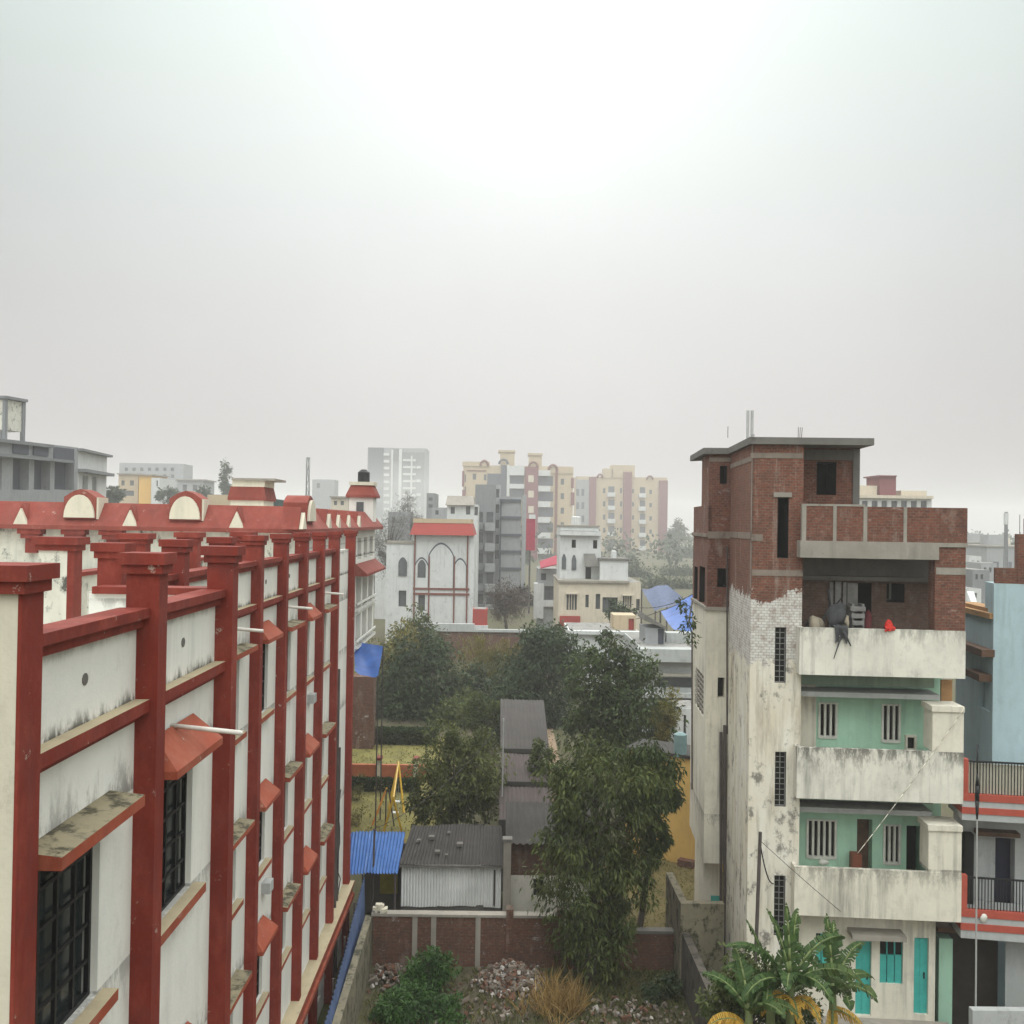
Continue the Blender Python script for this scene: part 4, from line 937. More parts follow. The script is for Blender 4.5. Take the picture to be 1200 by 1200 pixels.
M['cane'] = plaster('cream_cane_screen', (.60, .56, .45), amt=.5, streak=.5, mould=.3, seed=40)
for k, (yt, yr, y1, y2, y3, y4) in enumerate(((893, 932, 940, 947.5, 955, 963), (1030, 1068, 1076.5, 1084, 1092, 1102))):
    s = MB().fbox(BP, ub0, ub1, bz(y2), bz(y1), -1.05, 0).fbox(BP, ub0, ub1, bz(y4), bz(y3), -1.05, .0); bal = s.build('balcony', M['greyw'], BH)
    MB().fbox(BP, ub0, ub1, bz(y1), bz(yr), -.12, .02).fbox(BP, ub0-.01, ub1, bz(y3), bz(y2), -1.0, .02).fbox(BP, ub0, ub0+.13, bz(yr)+.001, bz(yt-2), -.14, .015).build('red_band', M['bandred'], bal)
    rl = MB().fbox(BP, ub0+.13, ub1, bz(yt+2), bz(yt), -.08, -.04)
    for i in range(46):
        c = ub0+.2+i*.07; rl.fbox(BP, c-.009, c+.009, bz(yr), bz(yt+2), -.07, -.05)
    rl.build('railing', M['iron'], bal)
    if k == 0: MB().fbox(BP, ub0+.14, ub1, bz(yr), bz(yt+4), -.14, -.12).build('screen', M['cane'], bal)
# recess walls behind
za, zb_ = bz(1076), bz(964)
hd = [FBk.rect(1166, 982, 1189, 1085)+(.3,)]
MB().grid_wall(FBk, .12, ub1, za, zb_, hd, .3).build('recess_wall', M['greyw'], BH)
MB().fbox(FBk, *hd[0][:4], -.35, -.3).build('door', flat('dark_navy_door', (.02, .02, .04), .6, .2), BH)
MB().pbox(FBk, 1146, 976, 1196, 981, 0, .3).build('door_shade', M['wood'], BH)
MB().pbox(FBk, 1130, 978, 1141, 1085, .01, .25).build('dark_panel', M['dark'], BH)
zg = bz(1103); FGb = BP.off(-.7); h = FGb.rect(1118, 1108, 1178, 1185)
MB().grid_wall(FGb, FGb.uz(1178, 1150)[0], ub1, 0, zg).build('ground_floor_wall', M['greyw'], BH)
MB().fbox(FGb, -.35, FGb.uz(1178, 1150)[0], 0, zg, -.6, -.5).build('garage_opening', flat('garage_shade_brown', (.03, .022, .018), .7, .3), BH)  # dark sheet painting in the shade of the open garage
MB().fbox(FGb, -.35, ub1, zg-.12, zg-.02, -.5, .1).build('lintel', M['wood'], BH)
u, z = FBk.uz(1187, 1100); 
cloth_blob('cloth', M['winw'], 'white cloth on the red edge of the lower striped balcony', 'cloth', BP.pt(BP.uz(1152, 1077)[0], bz(1076), .04), (.08, .04, .1), seed=31)
# low pale wall and tall pole in front
a = aty(1140, 1181, 21.0); MB_ = MB().box((a.x, 21.0, 0), (a.x+3, 21.18, a.z-.06)); tag(MB_.build('low_wall', M['greyw']), 'low grey wall at the bottom right corner', 'wall')
p0, p1, pm_ = aty(1143.5, 1195, 21.3), aty(1145.5, 872, 21.3), aty(1145, 960, 21.3)
p0 = Vector((p0.x, p0.y, 0))
r_ = root('flag_pole', 'tall thin white pole with dark furled tip before the striped balconies', 'pole', p0)
MB().tube(p0, pm_, .022, .018, 8).build('pole', M['steel'], r_)
mb = MB().path([pm_, pm_.lerp(p1, .25), pm_.lerp(p1, .45), pm_.lerp(p1, .6), p1], [.02, .05, .045, .02, .012], 7); mb.sm = True; mb.build('furled_flag', M['iron'], r_)
# ------------------------------------------------------------------ plot, sheds, walls
def blk(name, mat, label, cat, *boxes, group=None):
    mb = MB()
    for a, b in boxes: mb.box(a, b)
    return tag(mb.build(name, mat), label, cat, group)
# brick boundary wall behind the rubbish plot
r = root('brick_wall', 'old brick boundary wall with concrete posts behind the rubbish plot', 'wall', (-.8, 26.4, 0))
mb = MB().box((-3.45, 26.3, 0), (1.75, 26.5, 1.38)); mb.build('wall', M['brickold'], r)
MB().box((-3.5, 26.26, 1.38), (1.8, 26.54, 1.45)).build('coping', M['conc'], r)
for px in (486, 508, 560): x = aty(px, 1100, 26.3).x; MB().box((x-.07, 26.27, 0), (x+.07, 26.52, 1.38)).build('post', M['conc'], r)
for px in (597, 657): x = aty(px, 1100, 26.3).x; MB().box((x-.1, 26.24, 0), (x+.1, 26.56, 1.62)).build('post', M['brickold'], r)
r = root('brick_wall', 'brown crumbling brick wall at the right of the plot below the grass yard', 'wall', (3.4, 26.3, 0))
MB().box((1.95, 26.2, 0), (5.1, 26.4, 1.02)).build('wall', M['brickold'], r); MB().box((2.9, 26.17, 1.02), (5.1, 26.43, 1.1)).build('coping', M['concd'], r)
# side walls of the plot
mb = MB(); mb.hexa([(-3.6, 19, 0), (-3.35, 19, 0), (-3.46, 26.3, 0), (-3.68, 26.3, 0), (-3.56, 19, 1.35), (-3.38, 19, 1.35), (-3.48, 26.3, 1.4), (-3.66, 26.3, 1.4)])
tag(mb.build('side_wall', M['mossw']), 'mossy cement wall between the alley and the rubbish plot', 'wall')
mb = MB(); mb.hexa([(4.95, 17, 0), (5.15, 17, 0), (5.15, 26.2, 0), (4.95, 26.2, 0), (4.95, 17, 1.5), (5.15, 17, 1.5), (5.15, 26.2, 1.5), (4.95, 26.2, 1.5)])
tag(mb.build('side_wall', M['damp']), 'dark damp wall along the right of the rubbish plot', 'wall')
a = aty(795, 1057, 25.3); b = aty(842, 1057, 24.6)
mb = MB().box((a.x+.05, 25.2, 0), (b.x+.3, 25.4, a.z)).box((a.x+.05, 25.4, 0), (a.x+.25, 27.5, a.z-.02)); tag(mb.build('yard_wall', M['mossw']), 'low grey cement wall beside the teal window of the white tower', 'wall')
# blue sheet fence along the alley
mb = MB().corr((-3.55, 19.5, .1), (-3.86, 27.6, .1), (-3.88, 27.6, 2.05), (-3.57, 19.5, 1.75), 40, .02)
r = root('sheet_fence', 'faded blue corrugated sheet fence along the school alley', 'fence', (-3.7, 24, 0)); mb.build('sheet', M['fence'], r)
for k in range(5):
    t_ = k/4; x = -3.6-.31*t_; y = 19.6+8*t_
    MB().box((x-.06, y-.025, 0), (x-.02, y+.025, 1.85+.25*t_)).build('post', M['pipe_d'], r)
a = aty(437, 1000, 27.7); MB().tube((a.x, 27.7, 0), (aty(439, 968, 27.7).x, 27.7, aty(438, 972, 27.7).z), .03, n=8).build('corner_post', M['pipe_d'], r)
# white sheet shed
r = root('shed', 'white corrugated sheet shed with flat dark roof behind the brick wall', 'shed', (-1.6, 29.2, 0))
x0, x1 = aty(470, 1040, 28.2).x, aty(587, 1040, 28.2).x
MB().corr((x0, 28.2, .9), (x1, 28.2, .9), (x1, 28.2, 2.12), (x0, 28.2, 2.12), 34, .018).build('wall', M['whitesheet'], r)
MB().box((x0, 28.24, 0), (x1, 28.5, .92)).box((x0, 28.5, 0), (x0+.1, 31, 2.1)).box((x1-.1, 28.5, 0), (x1, 31, 2.1)).build('base', M['concd'], r)
MB().corr((x0-.05, 28.0, 2.2), (x1+.05, 28.0, 2.2), (x1+.0, 31.0, 2.42), (x0+.05, 31.0, 2.42), 30, .02).build('roof', M['tile'], r)
MB().box((x0-.05, 27.98, 2.12), (x1+.05, 28.04, 2.19)).build('eave_board', M['concd'], r)
MB().box((x1-.22, 28.14, .95), (x1-.17, 28.18, 2.0)).build('batten', M['pipe_d'], r)
bricks_ = []
for k in range(7):
    x = x0+.2+random.random()*(x1-x0-.4); y = 28.4+random.random()*2.2; s_ = random.uniform(.04, .09); z = 2.23+(y-28)*.073
    bricks_.append(((x-s_, y-s_, z), (x+s_, y+s_*1.5, z+s_)))
for k, (a, b) in enumerate(bricks_): MB().box(a, b).build('roof_stone', M['concd'], r)
# blue tin roof
r = root('shed', 'open shed with bright blue corrugated tin roof beside the school', 'shed', (-3.6, 29, 0))
a, b = aty(404, 1018, 27.3), aty(466, 1018, 27.3); c, d = aty(475, 976, 30.2), aty(409, 976, 30.2); c.z = d.z = 2.42; a.z = b.z = 2.18
MB().corr(a, b, c, d, 17, .03).build('roof', M['bluesheet'], r)
MB().box((-4.2, 29.8, 0), (-2.9, 29.9, 2.2)).build('back_wall', M['concd'], r)
for x, y in ((b.x-.08, 27.4), (c.x-.1, 30.0)): MB().tube((x, y, 0), (x, y, 2.2), .035, n=8).build('post', M['pipe_d'], r)
a = aty(446, 1020, 29.6); b = aty(466, 1046, 29.6)
tag(MB().box((a.x, 29.5, b.z), (b.x, 29.6, a.z+.1)).build('screen', M['leaf_yel'] if False else flat('olive_screen', (.30, .25, .03), .8, .3)), 'olive yellow screen hanging under the blue tin roof', 'screen')
# concrete pillar, brick hut and dark gap
a = aty(590, 1000, 28.0); b = aty(599, 1000, 28.0)
r = root('concrete_pillar', 'bare grey concrete pillar between the white shed and the brick hut', 'pillar', ((a.x+b.x)/2, 28.1, 0))
MB().box((a.x, 28., 0), (b.x, 28.25, 2.9)).build('shaft', M['conc'], r); MB().box((a.x-.03, 27.97, 2.9), (b.x+.03, 28.28, 2.98)).build('cap', M['concd'], r)
r = root('hut', 'low brick hut with dark tiled roof behind the big front tree', 'hut', (1.3, 29.5, 0))
HF = FZ(604, 28.6, 700); h_ = [HF.rect(625, 1030, 637, 1052), HF.rect(655, 1040, 664, 1056), HF.rect(617, 1003, 627, 1018)]
L = HF.L; zt = HF.uz(640, 985)[1]; zm = HF.uz(640, 1026)[1]
MB().grid_wall(HF, 0, L, 0, zm, [h_[0], h_[1]], .2).shell(HF, 0, L, 0, zm, 2.4).build('wall', M['dirtyw'], r)
MB().grid_wall(HF, 0, L, zm, zt, [], .2).shell(HF, 0, L, zm, zt, 2.4).build('upper_wall', M['brickold'], r)
for h in h_[:2]: MB().fbox(HF, *h, -.25, -.2).build('window', M['dark'], r)
q0, q1 = HF.pt(-.15, zt+.02, .3), HF.pt(L+.1, zt-.05, .3); q2, q3 = HF.pt(L+.1, zt+.5, -2.4), HF.pt(-.15, zt+.45, -2.4)
MB().corr(q0, q1, q2, q3, 14, .03).build('roof', M['tile'], r)
# long low shed with three roof lengths
r = root('long_shed', 'long low shed with worn grey and mauve sheet roofs running back between the trees', 'shed', (.8, 39, 0))
segs = [(31.6, 35.2, 2.42, 2.55, 'asbp', 1.75), (35.5, 39.5, 2.62, 2.72, 'asbp', 1.8), (39.8, 50, 2.82, 3.0, 'asb', 2.1)]
for y0, y1, z0, z1, m_, xr in segs:
    MB().corr((.02, y0, z0), (xr, y0, z0-.05), (xr+.2, y1, z1-.05), (.0, y1, z1), 12, .02).build('roof', M[m_], r)
    MB().box((.08, y0+.1, 0), (xr-.1, y1-.05, z0-.1)).build('wall', M['concd'], r)
    MB().box((.0, y0-.12, z0-.14), (xr+.05, y0-.02, z0+.04)).build('ridge_board', M['tile'], r)
a = aty(589, 905, 34); b = aty(589, 842, 34); tag(MB().tube((a.x, 34, 0), (a.x, 34, b.z), .028, n=8).build('pole', M['steel']), 'thin pale pole standing at the left edge of the long shed', 'pole')
# yellow wall house
YF = FZ(738, 35.5, 860, 33.5); r = root('yellow_building', 'ochre yellow building partly hidden behind the mango branches', 'building', YF.pt(1.8, 0, -.8))
zy = YF.uz(800, 888)[1]; h_ = YF.rect(797, 1011, 815, 1017)
MB().grid_wall(YF, 0, YF.L, 0, zy).shell(YF, 0, YF.L, 0, zy, 1.6).build('wall', M['yellow'], r)
MB().fbox(YF, 0, YF.L, zy+.002, zy+.12, -1.6, .08).build('roof', M['tile'], r)
MB().fbox(YF, h_[0], h_[1], .02, .25, .0, .3).build('plinth', M['brickold'], r)
a = aty(797, 885, 34.5)
def tank(px, pyb, pyt, Y, w_, mat, label):
    c = aty(px, pyb, Y); t_ = aty(px, pyt, Y); mb = MB().tube(c, (c.x, c.y, t_.z-.08), w_, n=18).tube((c.x, c.y, t_.z-.08), (c.x, c.y, t_.z), w_, w_*.4, n=18)
    mb.sm = False; return tag(mb.build('water_tank', mat), label, 'water tank')
tank(797, 886, 858, 34.6, .24, flat('grey_teal_tank', (.17, .25, .25), .6, .2), 'grey teal water tank on the yellow building roof')
# park: hedges, low red wall with white posts, swing, slides
def hedge(name, x0, x1, y0, y1, h, label, mat='hedge'):
    n = int((x1-x0)*(y1-y0+h)*900); p = np.stack([rng.uniform(x0, x1, n), rng.uniform(y0, y1, n), rng.uniform(.02, h, n)], 1)
    pick = rng.integers(0, 3, n); p[pick == 0, 2] = h; p[pick == 1, 1] = y0
    ax = unit(rng.normal(size=(n, 3))+np.array([0, -.4, .6])); wd = unit(np.cross(ax, rng.normal(size=(n, 3))))
    L_ = .09+.09*rng.random(n); o = leafmesh(name, p, ax, wd, L_, L_*.6, rng.random(n), M[mat], None, ((x0+x1)/2, (y0+y1)/2, 0)); return tag(o, label, 'hedge')
def gx(px, y): return aty(px, 900, y).x
hedge('hedge', gx(405, 43), gx(492, 43), 43, 43.5, .5, 'clipped dark green hedge in front of the low red park wall')
hedge('hedge', gx(400, 52), gx(512, 52), 52, 53, .75, 'clipped hedge at the far side of the park lawn')
r = root('park_wall', 'low brick red park wall with white posts', 'wall', (gx(450, 45), 45, 0))
MB().box((gx(400, 45), 45, 0), (gx(500, 45), 45.2, .72)).build('wall', flat('terracotta_wall_paint', (.40, .12, .055), .8, .2), r)
for px in (444, 487): x = gx(px, 44.9); p_ = MB().box((x-.1, 44.85, 0), (x+.1, 45.25, .98)).build('post', M['cream'], r); MB().box((x-.14, 44.8, .98), (x+.14, 45.3, 1.1)).build('post_cap', M['redp'], p_)
r = root('swing_frame', 'yellow pipe swing frame on the park lawn', 'swing', (gx(462, 40), 39, 0))
t0, t1 = aty(467, 893, 41.5), aty(461, 935, 36.5)
for tp, la, lb in ((t0, (455, 960, 40.5), (473, 968, 40.0)), (t1, (446, 985, 36.3), (474, 985, 36.3))):
    for (px, py, y) in (la, lb): a = aty(px, py, y); MB().tube((a.x, a.y, 0), tp, .045, n=6).build('leg', M['yel'], r)
MB().tube(t0, t1, .045, n=6).build('crossbar', M['yel'], r)
for s_ in (.3, .6):
    p_ = t0.lerp(t1, s_); z_ = .5
    MB().tube(p_, (p_.x-.1, p_.y, z_), .01, n=5).tube(p_, (p_.x+.12, p_.y, z_), .01, n=5).build('chain', M['steel'], r); MB().box((p_.x-.12, p_.y-.1, z_-.04), (p_.x+.14, p_.y+.1, z_)).build('seat', M['whitesheet'], r)
r = root('slide', 'orange yellow play slide near the blue tin roof', 'slide', (gx(446, 38), 38, 0))
a, b = aty(437, 974, 37.5), aty(452, 957, 38.2)
sl = MB(); P0, P1 = Vector((a.x, 37.5, .25)), Vector((b.x, 38.2, 1.35)); sl.hexa([P0+Vector((0, -.25, 0)), P1+Vector((0, -.25, 0)), P1+Vector((0, .25, 0)), P0+Vector((0, .25, 0)), P0+Vector((0, -.25, .06)), P1+Vector((0, -.25, .06)), P1+Vector((0, .25, .06)), P0+Vector((0, .25, .06))])
sl.build('chute', M['yel'], r)
for dy in (-.25, .25): MB().tube(P0+Vector((0, dy, .1)), P1+Vector((0, dy, .15)), .035, n=6).build('side_rail', flat('orange_paint', (.5, .18, .03), .5, .2) if dy < 0 else M['yel'], r)
for dx in (0, .35): MB().tube((P1.x+dx, 38.2, 0), (P1.x+dx*.3, 38.2, 1.5), .03, n=6).build('ladder_leg', M['pipe_d'], r)
for i, (px, py, y) in enumerate(((418, 929, 40), (417, 958, 38.0), (420, 915, 42.5))):
    c = atz(px, py, .35)
    o = leafmesh('flower_bush', *leafset(np.array([[c.x, c.y, .3], [c.x+.12, c.y, .55], [c.x-.1, c.y+.05, .2]]), np.array([.25, .18, .22]), 120, .1, .2), M['leaf_yel'], None, (c.x, c.y, 0))
    tag(o, ('yellow flowering bush by the red park wall end', 'yellow flowering bush nearest the blue tin roof', 'small yellow bush at the hedge corner')[i], 'bush')
# blue tarpaulin awning at the rear school block
a, b, c, d = aty(415, 752, 40), aty(449, 757, 39), aty(443, 792, 36.8), aty(416, 786, 37)
r = root('tarpaulin', 'blue tarpaulin awning sagging beside the rear school block', 'tarpaulin', ((a.x+c.x)/2, 38, 0))
mb = MB(); n_ = 8
for j in range(n_+1):
    for i in range(n_+1):
        s_, t_ = i/n_, j/n_; p_ = (a.lerp(b, s_)).lerp(d.lerp(c, s_), t_); mb.v.append(p_-Vector((0, 0, .5*s_*(1-s_)*t_+.05*math.sin(9*s_)*math.sin(7*t_))))
mb.f = [(j*(n_+1)+i, j*(n_+1)+i+1, (j+1)*(n_+1)+i+1, (j+1)*(n_+1)+i) for j in range(n_) for i in range(n_)]; mb.mi = [0]*len(mb.f); mb.sm = True
mb.build('sheet', M['tarp'], r)
for p_ in (b, c): MB().tube((p_.x, p_.y, 0), p_, .03, n=6).build('pole', M['pipe_d'], r)
a = aty(412, 800, 51); b = aty(438, 800, 51)
blk('lean_to', M['brickold'], 'brown lean-to wall under the blue tarpaulin', 'lean-to', ((a.x, 51, 0), (b.x, 52, 3.9)))

# ------------------------------------------------------------------ trees of the plot and the park
def px_lobe(px, py, Z, rx, ry, deep=1.):
    rx *= 1.17; ry *= 1.15
    c = aty(px, py, Z); k = Z/FPX; return ((c.x, c.y, c.z), (rx*k, rx*k*deep, ry*k))
def px_tree(name, label, cat, Z, base_px, lobes, K, per, size, mat, group=None, trunk=.12, seed=1, **kw):
    b = aty(base_px, 900, Z); return tree(name, label, cat, (b.x, Z), [px_lobe(*l[:2], Z+(l[4] if len(l) > 4 else 0), *l[2:4]) for l in lobes], K, per, size, M[mat], trunk=trunk, group=group, seed=seed, **kw)
px_tree('bush_tree', 'round dense olive tree behind the white sheet shed', 'tree', 35, 535, [(534, 905, 52, 52), (510, 940, 34, 42), (560, 935, 32, 48), (545, 865, 26, 24)], 90, 150, .17, 'leaf_bush', trunk=.14, seed=3)
px_tree('mango_tree', 'large drooping tree in front of the brick wall, tallest in the plot', 'tree', 25.6, 695, [(700, 930, 62, 62), (665, 905, 34, 30), (745, 925, 48, 42), (690, 1030, 56, 70), (738, 1015, 38, 64), (690, 1100, 48, 48), (662, 990, 32, 54), (715, 1085, 34, 50)], 175, 130, .16, 'leaf_mid', droop=.9, aspect=.3, trunk=.16, seed=5)
px_tree('mango_tree', 'dark leaved tree leaning its branches over the ochre wall', 'tree', 26.6, 745, [(772, 908, 34, 32), (752, 890, 32, 26), (789, 935, 16, 24), (765, 972, 18, 38), (752, 945, 28, 36), (775, 985, 9, 20)], 70, 100, .17, 'leaf_dark', droop=1.1, aspect=.34, trunk=.09, seed=6, lo=.2)
px_tree('park_tree', 'dark green tree behind the mango trees with flat spreading top', 'tree', 42, 730, [(728, 830, 60, 60), (700, 800, 36, 42), (705, 768, 24, 26), (745, 785, 34, 34), (690, 850, 32, 40), (775, 845, 26, 34), (725, 870, 40, 30)], 140, 125, .22, 'leaf_dark', trunk=.16, seed=7)
px_tree('park_tree', 'tall dark tree standing left of the long shed roofs', 'tree', 58, 630, [(632, 790, 44, 60), (650, 760, 28, 34), (610, 800, 32, 48), (622, 755, 26, 28), (635, 835, 38, 30)], 120, 120, .28, 'leaf_far', trunk=.2, seed=8)
px_tree('park_tree', 'broad dark tree at the middle of the park', 'tree', 60, 505, [(505, 800, 56, 58), (465, 815, 46, 48), (545, 815, 38, 48), (490, 770, 36, 32), (515, 845, 50, 26), (455, 845, 34, 26)], 150, 120, .3, 'leaf_far', trunk=.2, seed=9)
px_tree('park_tree', 'yellow tinged leafy tree next to the blue tarpaulin', 'tree', 63, 460, [(458, 780, 32, 40), (442, 810, 28, 40), (478, 755, 24, 28)], 80, 100, .3, 'leaf_yel', trunk=.14, seed=10)
px_tree('park_tree', 'light green tree in front of the white arched house', 'tree', 74, 490, [(492, 735, 22, 26), (476, 748, 18, 22), (510, 740, 14, 18), (486, 770, 26, 26)], 60, 80, .3, 'leaf_mid', trunk=.14, seed=11)
px_tree('cane_clump', 'tall straw yellow clump right of the dark park tree', 'clump', 64, 570, [(555, 780, 28, 38), (585, 785, 30, 36), (605, 775, 20, 26), (575, 825, 34, 32)], 100, 100, .34, 'leaf_yel', droop=-1.2, aspect=.16, trunk=.06, seed=12)
px_tree('cane_clump', 'olive leafy clump behind the bush tree', 'clump', 50, 570, [(575, 850, 26, 32), (555, 830, 24, 26), (600, 840, 14, 20)], 50, 80, .28, 'leaf_mid', droop=-.4, aspect=.24, trunk=.06, seed=13)
px_tree('bare_tree', 'brown leafless tree before the grey apartment block', 'tree', 96, 592, [(592, 700, 20, 34), (583, 715, 14, 22), (604, 708, 14, 24)], 60, 80, .35, 'leaf_brown', droop=-.3, aspect=.14, trunk=.16, seed=14, lo=.15)
px_tree('bare_tree', 'grey leafless tree rising behind the red capped stair tower', 'tree', 108, 452, [(455, 625, 18, 36), (444, 645, 12, 24), (468, 615, 13, 26), (455, 660, 18, 26)], 70, 50, .42, 'leaf_grey', droop=-.3, aspect=.1, trunk=.2, seed=15, lo=.15)
px_tree('park_tree', 'small dark tree between the tall park tree and the beige house', 'tree', 66, 662, [(660, 775, 14, 34), (652, 745, 12, 22), (668, 800, 12, 18)], 40, 80, .3, 'leaf_far', trunk=.1, seed=16)
px_tree('dry_shrub', 'dry yellow shrub near the white tower wall', 'shrub', 40, 782, [(783, 832, 12, 26), (775, 850, 12, 18)], 26, 70, .2, 'leaf_yel', trunk=.05, seed=17, droop=-.5, aspect=.2)
px_tree('shrub', 'leafy shrub beside the dusty path', 'shrub', 37, 628, [(636, 885, 12, 24), (626, 905, 10, 14), (645, 915, 14, 22)], 30, 80, .17, 'leaf_mid', trunk=.05, seed=18)
px_tree('shrub', 'pale yellow shrub at the far end of the long shed', 'shrub', 51, 603, [(603, 835, 14, 10)], 14, 70, .2, 'leaf_yel', trunk=.05, seed=19)
px_tree('park_tree', 'dark tree filling the gap between the cane clump and the tall park tree', 'tree', 56, 600, [(598, 815, 26, 34), (585, 835, 24, 24), (612, 840, 18, 18)], 60, 100, .27, 'leaf_far', trunk=.12, seed=30)
px_tree('park_tree', 'dull green low tree behind the clipped far hedge', 'tree', 57, 555, [(548, 835, 30, 26), (525, 845, 26, 20), (570, 850, 24, 18)], 60, 100, .26, 'leaf_mid', trunk=.12, seed=31)
px_tree('park_tree', 'small dark tree by the white shed under the white tower', 'tree', 46, 790, [(792, 850, 16, 26), (780, 866, 18, 20)], 40, 90, .2, 'leaf_dark', trunk=.08, seed=32)
# plot undergrowth
px_tree('shrub', 'bright green bush growing against the brick wall', 'bush', 24.9, 508, [(508, 1135, 30, 22), (488, 1155, 26, 20)], 40, 130, .12, 'leaf_green', trunk=.03, seed=20)
px_tree('shrub', 'wide green bush at the bottom of the plot', 'bush', 23.6, 480, [(478, 1178, 38, 22), (455, 1190, 20, 18), (520, 1185, 30, 16)], 50, 120, .12, 'leaf_green', trunk=.03, seed=21)
px_tree('creeper_bush', 'dark bush by the corner of the damp right wall', 'bush', 24.5, 785, [(785, 1150, 12, 16), (765, 1165, 14, 10)], 20, 90, .12, 'leaf_far', trunk=.03, seed=22)
def scatter(n, x0, x1, y0, y1): return np.stack([rng.uniform(x0, x1, n), rng.uniform(y0, y1, n), np.zeros(n)], 1)
o = blades('weeds', np.concatenate([scatter(5200, -3.3, 4.9, 20.5, 26.1), scatter(900, 2.2, 4.9, 24, 26.1)]), .24, .035, M['grass'], .6, None, (0, 23, 0)); tag(o, 'weedy grass over the rubbish plot', 'weeds', kind='stuff')
c = atz(655, 1195, 0); n = 800; tc = rng.normal(size=(26, 2))*np.array([.42, .6]); ti = rng.integers(0, 26, n)
p = np.stack([c.x+tc[ti, 0]+rng.normal(size=n)*.07, 24.0+tc[ti, 1]+rng.normal(size=n)*.07, np.zeros(n)], 1)
tag(blades('straw_grass', p, .85, .018, M['drygrass'], .42, None, (c.x, 24., 0)), 'tall dry straw coloured grass tuft in the middle of the plot', 'grass clump')
o = blades('weeds', scatter(3500, 2.6, 8, 26.7, 35), .14, .03, M['lawngrass'], .7, None, (5, 30, 0)); tag(o, 'short yellowing grass of the yard', 'grass', kind='stuff')
o = blades('weeds', np.concatenate([scatter(3000, -9, -2.4, 34, 54), scatter(2500, -2.2, 3, 45, 62)]), .13, .05, M['lawngrass'], .7, None, (-5, 44, 0)); tag(o, 'patchy grass of the park lawn', 'grass', kind='stuff')
def rubble(label, cx, cy, sx, sy, h, n, seed, mats):
    g = np.random.default_rng(seed); mb = MB()
    for i in range(n):
        x, y = g.normal()*sx, g.normal()*sy; zz = h*math.exp(-.5*((x/sx)**2+(y/sy)**2))*g.uniform(.55, 1.)
        s_ = g.uniform(.025, .062)*(1.6 if g.random() < .12 else 1); R_ = Matrix.Rotation(g.uniform(0, 6), 3, Vector(g.normal(size=3)).normalized())
        c = Vector((cx+x, cy+y, zz+.02)); d_ = (s_*g.uniform(.6, 1.6), s_, s_*g.uniform(.35, .8))
        pts = [c+R_ @ Vector((d_[0]*a*g.uniform(.7, 1), d_[1]*b*g.uniform(.7, 1), d_[2]*e_*g.uniform(.7, 1))) for e_ in (-1, 1) for a, b in ((-1, -1), (1, -1), (1, 1), (-1, 1))]
        mb.hexa(pts, int(g.choice(len(mats), p=np.array([.36, .28, .26, .10])[:len(mats)])))
    o = mb.build('rubble', mats, None, (cx, cy, 0)); return tag(o, label, 'rubble heap', kind='stuff')
RM_ = [flat('rubble_grey', (.13, .105, .085), .95, .35), flat('rubble_brick', (.13, .065, .042), .95, .3), flat('rubble_pale', (.19, .155, .125), .95, .25), flat('rubble_white', (.34, .31, .28), .9, .2)]
c = atz(598, 1142, .2); rubble('pale broken brick heap in the plot', c.x, c.y, .4, .5, .5, 760, 1, RM_)
c = atz(735, 1185, .1); rubble('scattered rubbish and stones at the right of the plot', c.x, c.y, .95, .7, .08, 200, 2, RM_)
c = atz(455, 1140, .2); rubble('small stone heap at the left corner of the plot', c.x, c.y, .25, .4, .35, 160, 3, RM_)
c = atz(560, 1190, .0); rubble('loose stones along the bottom of the plot', c.x, c.y, 1.0, .6, .08, 130, 4, RM_)
mb = MB(); g = np.random.default_rng(9)
for i in range(26):
    a = aty(446, 1067, 26.35); x, y, z = a.x+g.normal()*.1, 26.4+g.normal()*.06, 1.44+abs(g.normal())*.09
    s_ = g.uniform(.03, .075); mb.box((x-s_, y-s_, z), (x+s_, y+s_, z+s_*1.3))
tag(mb.build('rubble', M['cream']), 'pale stones piled on the left end of the brick wall', 'stones', kind='stuff')

